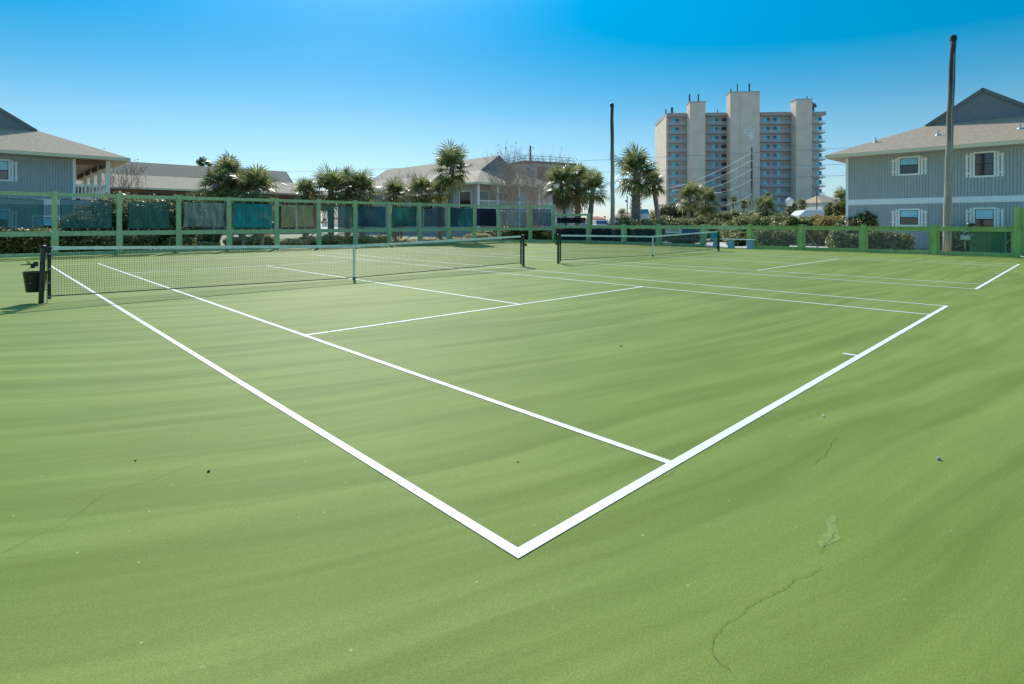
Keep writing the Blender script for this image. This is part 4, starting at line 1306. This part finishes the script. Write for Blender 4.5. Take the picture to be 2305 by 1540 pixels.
# bare multi-stem trees
def bare_tree(label, px, d, py_top, wpx, m='twig', seed=0, stems=13, pods=True, fork=4):
    p = at(px, d); t = thing('bare_tree', label, 'tree', (p.x, p.y, -.06), 0, 'leafless multi-stem trees')
    H = hgt(py_top, d); Wd = wpx/2/F_PX*d; rnd = random.Random(seed)
    tr = MB(); tw = MB(); pd = MB()
    def grow(a, dr, ln, r, lv):
        n = 4; pts = [a]; dd = dr.copy()
        for k in range(n):
            dd = (dd + Vector((rnd.gauss(0,.09), rnd.gauss(0,.09), .07))).normalized(); pts.append(pts[-1] + dd*ln/n)
        (tr if lv == 0 else tw).tube(pts, [r*(1-.4*k/n) for k in range(n+1)], 5 if lv == 0 else 3, False)
        if lv < fork:
            for _ in range(3 if lv < 2 else 2):
                nd = (dd + Vector((rnd.gauss(0,.34), rnd.gauss(0,.34), rnd.gauss(.05,.2)))).normalized()
                grow(pts[-1] if rnd.random() < .6 else pts[rnd.randint(2, n)], nd, ln*rnd.uniform(.5, .8), max(.008, r*.6), lv+1)
        elif pods and rnd.random() < .12:
            q = pts[-1]; pd.lathe([(.008,-.04), (.04,-.025), (.05,.01), (.015,.045)], tuple(q), 5)
    for s in range(stems):
        az = s*2*PI/stems + rnd.uniform(-.3, .3); lean = rnd.uniform(.08, .42)
        dr = Vector((math.cos(az)*lean, math.sin(az)*lean, 1)).normalized()
        grow(Vector((.12*math.cos(az), .12*math.sin(az), 0)), dr, H*.42, .035, 0)
    build('trunk', tr, M[m], t, local=True); build('crown', tw, M[m], t, local=True)
    if pods and pd.v: build('seed_pods', pd, M['pod'], t, local=True)
    return t
bare_tree('bare tree with pale upright stems before the tan house gable', 1150, 50, 352, 110, 'twig', 1, 24)
bare_tree('bare tree with fanned stems left of the corner palm clump', 1205, 52, 358, 100, 'twig', 2, 24)
bare_tree('red-brown bare tree beside the porch of the left house', 268, 48, 372, 80, 'redtwig', 3, 10)
bare_tree('small reddish bare tree low before the tan house roof', 900, 52, 392, 50, 'redtwig', 4, 8, False)
# pine top over the long house
p = at(457, 105); t = thing('pine_tree', 'lone pine top showing above the long house ridge', 'tree', (p.x, p.y, 0))
b = MB(); b.tube([(0,0,0), (.2,0,hgt(372,105))], [.25,.1], 8); b.tube([(0,0,9), (-1.0,0,hgt(368,105))], [.08,.03], 5); b.tube([(.1,0,9.5), (1.2,0,hgt(370,105))], [.08,.03], 5); build('trunk', b, M['ptrunk'], t, local=True)
rnd = random.Random(4); b = MB()
def clump(c, r):
    def sh(rn):
        d = Vector((rn.gauss(0,1), rn.gauss(0,1), rn.gauss(0,.7))).normalized()
        return Vector(c) + d*r*rn.uniform(.3, 1), d
    return sh
for c, r in (((0,0,hgt(361,105)), .75), ((.75,0,hgt(366,105)), .6), ((-.7,0,hgt(366,105)), .55), ((1.15,0,hgt(371,105)), .4), ((-.2,0,hgt(371,105)), .5)):
    q = leafcloud(160, clump(c, r), .16, int(r*100), asp=2.5); k = len(b.v); b.v += q.v; b.f += [tuple(i+k for i in f) for f in q.f]
build('crown', b, M['leafpine'], t, local=True)

# ------------------------------------------------------------------ shrubs and hedges
G1 = 'shrubs behind the tall fence'; G2 = 'shrubs beyond the low fence'
bush('tall dark hedge seen through the fence at the far left', (-.8, 33.0), 2.2, .8, 1.25, 'leafdk', seed=1, group=G1, e=4, size=.075, lump=.08, lobes=0)
bush_px('domed clipped shrub seen through the second windscreen', 190, 28.3, 96, 481, 1.0, 'leafmd', 2, group=G1, size=.07, lump=.05, lobes=0)
bush('dark hedge below the domed shrub behind the fence', (3.0, 32.3), 1.5, .6, .95, 'leafdk', seed=3, group=G1, e=3.5, size=.075)
bush('large dark evergreen mass behind the third windscreen', (5.0, 34.6), 2.3, 1.4, 2.75, 'leafdk', seed=4, group=G1, e=3, size=.09, lump=.1)
bush('small pale shrub at the foot of the large evergreen', (6.0, 32.3), .7, .6, .75, 'leafmd', seed=5, group=G1, size=.07)
bush('tall evergreen behind the first windscreen beside the left house', (4.6, 39.5), 1.2, 1.2, 3.1, 'leafdk', seed=6, group=G1, e=3, size=.10)
spec = [(440, 33, 70, 545), (470, 35, 40, 526), (545, 34, 60, 536), (590, 35, 50, 530), (655, 35, 90, 541), (700, 37, 70, 534),
        (745, 37, 60, 531), (832, 38.5, 84, 532), (900, 40, 80, 541), (968, 42, 80, 541), (1030, 44, 70, 536), (1075, 45, 50, 528)]
names_ = ['low straw hedge under the creased pale windscreen', 'green tuft behind the creased pale windscreen', 'straw shrub under the left half of the bright teal windscreen', 'straw shrub under the right half of the bright teal windscreen',
          'straw hedge under the pale yellow windscreen', 'straw shrub left of the centre strap beyond the fence', 'brownish low shrub just left of the net centre beyond the fence', 'mounded straw hedge right of the net centre',
          'straw hedge under the emerald windscreen', 'straw hedge under the narrow windscreen', 'straw hedge under the folded teal windscreen', 'straw shrub left of the black windscreen bay']
for i, ((x, d, w_, y), nm) in enumerate(zip(spec, names_)):
    bush_px(nm, x, d+1.2, w_, y, .6, 'leafmd' if i == 1 else 'leaftan', 10+i, group=G1, size=.06, e=2.8, dens=1100)
bush_px('yellow-topped hedge rising under the black windscreen', 1107, 48.5, 62, 519, .8, 'leafmd', 30, group=G1, size=.07, e=3)
bush_px('dark hedge with yellow top at the corner of the tall fence', 1165, 48, 84, 513, .9, 'leafdk', 31, group=G1, size=.07, e=4)
bush_px('dark hedge behind the last tall fence bay', 1228, 47.5, 60, 514, .9, 'leafdk', 32, group=G1, size=.07, e=4)
# spiky dwarf palms silhouetted behind the bright windscreen
for i, (x, y, r_, lb) in enumerate(((548, 500, 26, 'left spiky dwarf palm behind the bright teal windscreen'), (590, 502, 24, 'right spiky dwarf palm behind the bright teal windscreen'))):
    palm(lb, x, 33.5, y, r_, rt=.1, var=i, seed=50+i, group='dwarf palms behind the fence')
# shrubs between fence and houses / right side
spec = [
 ('dark hedge behind the raised black fence bay', 1285, 45, 90, 517, 'leafdk'),
 ('low dark bush behind the first low fence bay', 1368, 42.5, 74, 514, 'leafdk'),
 ('leafy bush overtopping the fence below the tallest palm', 1440, 41.5, 110, 500, 'leafmd'),
 ('large dark hedge before the tower base', 1530, 60, 128, 461, 'leafdk'),
 ('olive bush left of the palm pair', 1525, 46, 84, 494, 'leafmd'),
 ('bright olive bush between the palm pair', 1568, 48, 50, 492, 'leafmd'),
 ('long hedge crossing before the tower base', 1665, 62, 200, 480, 'leafmd'),
 ('green mounded bush above the open fence bay', 1700, 42, 140, 489, 'leafmd'),
 ('small dark bush right of the palm pair', 1618, 46, 46, 497, 'leafdk'),
 ('pale green low bush beneath the street lamp', 1760, 40, 70, 503, 'leafmd'),
 ('dark green bush right of the street lamp', 1806, 39, 60, 494, 'leafmd'),
 ('orange-leaved bush before the white van', 1862, 38, 78, 492, 'leafor'),
 ('tall yellow-green bush at the corner of the right house', 1885, 39, 44, 466, 'leafmd'),
 ('big rounded dark bush before the right house corner', 1945, 35.3, 100, 481, 'leafdk'),
 ('low shrub row under the lower right window', 2215, 30.5, 150, 517, 'leafmd'),
]
for i, (lb, x, d, w_, y, m_) in enumerate(spec):
    bush_px(lb, x, d, w_, y, None, m_, 60+i, group=G2, size=.08 if d < 50 else .12)
spec = [
 ('flowering shrub seen through the bay right of the bench', 1722, 33.6, 56, 516, 'leafmd'),
 ('dark shrub seen through the chain-link beside the flowering shrub', 1768, 33.2, 60, 520, 'leafdk'),
 ('pale leafy shrub behind the brace bay of the low fence', 1880, 31, 36, 517, 'leafmd'),
 ('dark green shrub at the right of the brace bay', 1915, 30.6, 50, 523, 'leafdk'),
 ('dark rounded shrub behind the chain-link below the left windows', 1988, 29.6, 90, 518, 'leafdk'),
 ('yellowish shrub at the right of the dark rounded shrub', 2030, 29.4, 44, 527, 'leafmd'),
 ('small shrub behind the bench legs', 1664, 36.5, 46, 529, 'leafdk'),
 ('round shrub behind the open fence bay', 1672, 39.0, 50, 516, 'leafmd'),
 ('dark shrub seen through the gate below the banner', 1540, 38.5, 76, 530, 'leafdk'),
]
for i, (lb, x, d, w_, y, m_) in enumerate(spec):
    bush_px(lb, x, d, w_*.85, y+6, .45, m_, 90+i, group=G2, size=.075, lump=.34, lobes=4, e=2, dens=620)
# boulder-like tan mound of dry grass behind the bench
p = at(1652, 41); bush('tan tuft of dry ornamental grass behind the bench', p, .55, .5, 1.05, 'leaftan', seed=120, size=.05, name='grass_tuft', cat='grass', dens=1500)

# ------------------------------------------------------------------ street furniture
def street_lamp(label, px, d, py_top, hs_):
    p = at(px, d); zt = hgt(py_top, d); t = thing('street_lamp', label, 'street lamp', (p.x, p.y, 0), group='globe street lamps')
    b = MB(); b.lathe([(.14,0), (.12,.25), (.06,.35), (.055, zt-hs_-.15), (.08, zt-hs_-.1), (.08, zt-hs_)], (0,0,0), 10); build('post', b, M['iron'], t, local=True)
    b = MB(); r = hs_*.42; b.lathe([(r*.55,0), (r*.9,hs_*.35), (r,hs_*.55), (r*.85,hs_*.72), (r*.3,hs_*.86), (r*.22,hs_*.95), (.01,hs_)], (0,0,zt-hs_+.001), 8); build('globe', b, M['globe'], t, local=True)
    return t
street_lamp('white-headed street lamp before the right part of the tower', 1777, 50, 443, .85)
street_lamp('small white-headed street lamp behind the curving slim palm', 1458, 72, 475, .70)

p = at(1692, 95); up_ = thing('utility_pole', 'tall dark utility pole standing before the tower', 'utility pole', (p.x, p.y, 0))
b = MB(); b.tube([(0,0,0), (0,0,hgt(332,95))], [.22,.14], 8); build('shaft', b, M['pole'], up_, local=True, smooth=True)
b = MB()
for y in (345, 362, 382, 405, 438): b.box(-.25, .12, -.12, .12, hgt(y,95)-.12, hgt(y,95)+.12)
build('insulator', b, M['steel'], up_, local=True)
def cable(label, pts, r, m, group='overhead cables'):
    a, c = Vector(pts[0]), Vector(pts[1]); n = 16; P = []
    for k in range(n+1):
        u = k/n; q = a.lerp(c, u); q.z -= pts[2]*4*u*(1-u); P.append(q)
    b = MB(); b.tube(P, r, 4, False)
    tag(build('cable', b, M[m]), label, 'cable', group)
for (y0, x1, y1, lb) in ((345, 1500, 424, 'topmost pale cable running down left from the utility pole'), (362, 1512, 430, 'second pale cable from the top at the utility pole'), (382, 1560, 428, 'middle pale cable leaving the utility pole'), (405, 1590, 432, 'fourth pale cable from the top at the utility pole'), (438, 1595, 461, 'lowest pale cable at the utility pole')):
    a = at(1690, 95); a.z = hgt(y0, 95); c = at(x1, 150); c.z = hgt(y1, 150)
    cable(lb, (a, c, 1.0), .022, 'whitewire', 'pale cables at the utility pole')
for (ya, yb, lb) in ((388, 328, 'highest dark power line across the sky'), (404, 366, 'middle dark power line across the sky'), (424, 392, 'lowest dark power line across the sky')):
    a = at(640, 165); a.z = hgt(ya, 165); c = at(2000, 112); c.z = hgt(yb, 112)
    cable(lb, (a, c, .4), .035, 'wire', 'dark power lines across the sky')
p = at(1412, 150); t = thing('utility_pole', 'thin far utility pole behind the tallest palm', 'utility pole', (p.x, p.y, 0))
b = MB(); b.tube([(0,0,0), (0,0,hgt(442,150))], .14, 6); build('shaft', b, M['antenna'], t, local=True)
b = MB(); b.box(-.8, .05, -.1, .1, hgt(455,150), hgt(455,150)+.5); build('transformer', b, M['antenna'], t, local=True)
p = at(1838.5, 110); t = thing('parking_lamp', 'thin dark lamp pole before the right end of the tower', 'street lamp', (p.x, p.y, 0))
b = MB(); b.tube([(0,0,0), (0,0,hgt(427,110))], .1, 6); build('shaft', b, M['antenna'], t, local=True)
b = MB(); b.box(-.6, .3, -.15, .15, hgt(428,110), hgt(427,110)+.15); build('head', b, M['antenna'], t, local=True)

# vehicles
def wheel(t, x, y, r=.34, w_=.22):
    b = MB(); 
    n = 18
    for sgn in (0,):
        ring = [(x + r*math.cos(2*PI*k/n), y, r + r*math.sin(2*PI*k/n)) for k in range(n)]
        b.prism(ring, (0,1,0), w_)
    o = build('wheel', b, M['rubber'], t, local=True)
    b = MB(); ring = [(x + r*.6*math.cos(2*PI*k/n), y-.01, r + r*.6*math.sin(2*PI*k/n)) for k in range(n)]
    b.prism(ring, (0,1,0), .009); build('rim', b, M['steel'], o, local=True)
def vehicle(label, cat, px, d, rz, L, W, H, kind='van', m='white', name='parked_van'):
    p = at(px, d); t = thing(name, label, cat, (p.x, p.y, -.05), rz)
    hb = H*.52 if kind != 'box' else H
    if kind == 'van': prof = [(0,.35), (0,H*.55), (.9,H*.62), (1.7,H*.97), (2.1,H), (L-.1,H), (L,H*.9), (L,.35)]
    elif kind == 'car': prof = [(0,.3), (.05,H*.55), (1.0,H*.64), (1.8,H*.97), (2.3,H), (L-1.2,H), (L-.3,H*.66), (L,H*.6), (L,.3)]
    else: prof = [(0,.5), (0,H*.8), (.6,H*.97), (1.1,H), (L-.1,H), (L,H*.95), (L,.5)]
    b = MB(); b.prism([(x,0,z) for x, z in prof], (0,1,0), W); build('body', b, M[m], t, local=True, bevel=.06)
    if kind != 'box':
        x0 = 1.05; x1 = 1.62
        b = MB(); b.quad((.98,.12,H*.655), (.98,W-.12,H*.655), (1.66,W-.2,H*.955), (1.66,.2,H*.955)); b.shift((-.04,0,.03))
        build('windscreen', b, M['navyglass'], t, local=True)
        for y in (-.012, W+.012):
            b = MB(); b.poly([(1.35,y,H*.66), (L-.9,y,H*.66), (L-1.0,y,H*.92), (1.85,y,H*.92)]); build('side_window', b, M['navyglass'], t, local=True)
        b = MB(); b.quad((L+.012,.2,H*.66), (L+.012,W-.2,H*.66), (L+.012,W-.25,H*.88), (L+.012,.25,H*.88))
        if kind == 'van': build('rear_window', b, M['navyglass'], t, local=True)
        for y in (.15, W-.45):
            b = MB(); b.box(-.02, .05, y, y+.3, H*.42, H*.50); build('headlight', b, M['globe'], t, local=True)
        b = MB(); b.box(-.08, .1, .05, W-.05, .32, .5); build('bumper', b, M['greybox'], t, local=True)
    else:
        b = MB(); b.box(1.2, L-.2, -.02, -.001, H-.18, H-.06); build('trim_strip', b, M['trim'], t, local=True)
        b = MB(); b.box(2.0, 3.1, -.03, -.001, 1.6, 2.2); build('window', b, M['navyglass'], t, local=True)
    for x in (.9, L-1.0):
        wheel(t, x, -.02); wheel(t, x, W-.2)
    return t
vehicle('white van facing the court left of the slim pole', 'van', 1372, 84, R(48), 4.8, 1.9, 1.95)
vehicle('white pickup-like car right of the slim pole', 'car', 1414, 86, R(50), 4.6, 1.8, 1.75, 'van', name='parked_car')
vehicle('white car partly behind the corner palm trunk', 'car', 1337, 80, R(46), 4.4, 1.75, 1.45, 'car', name='parked_car')
vehicle('long white motor coach parked before the tower', 'bus', 1800, 62, R(-46), 8.5, 2.4, hgt(472, 62)+.05, 'box', name='parked_coach')
p = at(1441, 66); t = thing('service_booth', 'narrow white and blue booth behind the tallest palm trunk', 'booth', (p.x, p.y, 0), R(-42))
b = MB(); b.box(0, .95, 0, 1.2, 0, hgt(481,66)); build('body', b, M['white'], t, local=True, bevel=.03)
b = MB(); b.box(-.05, 1.0, -.05, 1.25, hgt(481,66)+.001, hgt(471,66)); build('roof', b, M['bluebox'], t, local=True, bevel=.03)
b = MB(); b.box(.18, .75, -.02, -.001, .1, 1.9); build('door', b, M['greybox'], t, local=True)

# far belt of low trees so the horizon is closed
def far_belt(label, a0, a1, d, h, seed):
    rnd = random.Random(seed); b = MB()
    n = 2600
    for _ in range(n):
        p = at(a0 + (a1-a0)*rnd.random(), d*rnd.uniform(.96, 1.08)); top = h*(.6+.4*noise.noise(Vector((p.x*.03, p.y*.03, seed)))+.15*noise.noise(Vector((p.x*.2, p.y*.2, 3))))
        p.z = rnd.uniform(0, max(.6, top)); s = rnd.uniform(.5, 1.1)
        a = Vector((rnd.gauss(0,1), rnd.gauss(0,1), rnd.gauss(0,1))).normalized(); c = a.orthogonal().normalized()
        b.quad(p-a*s, p-c*s, p+a*s, p+c*s)
    tag(build('far_trees', b, M['leafpine']), label, 'trees', kind='stuff')
far_belt('distant low tree belt along the horizon', -700, 3000, 330, 7, 9)
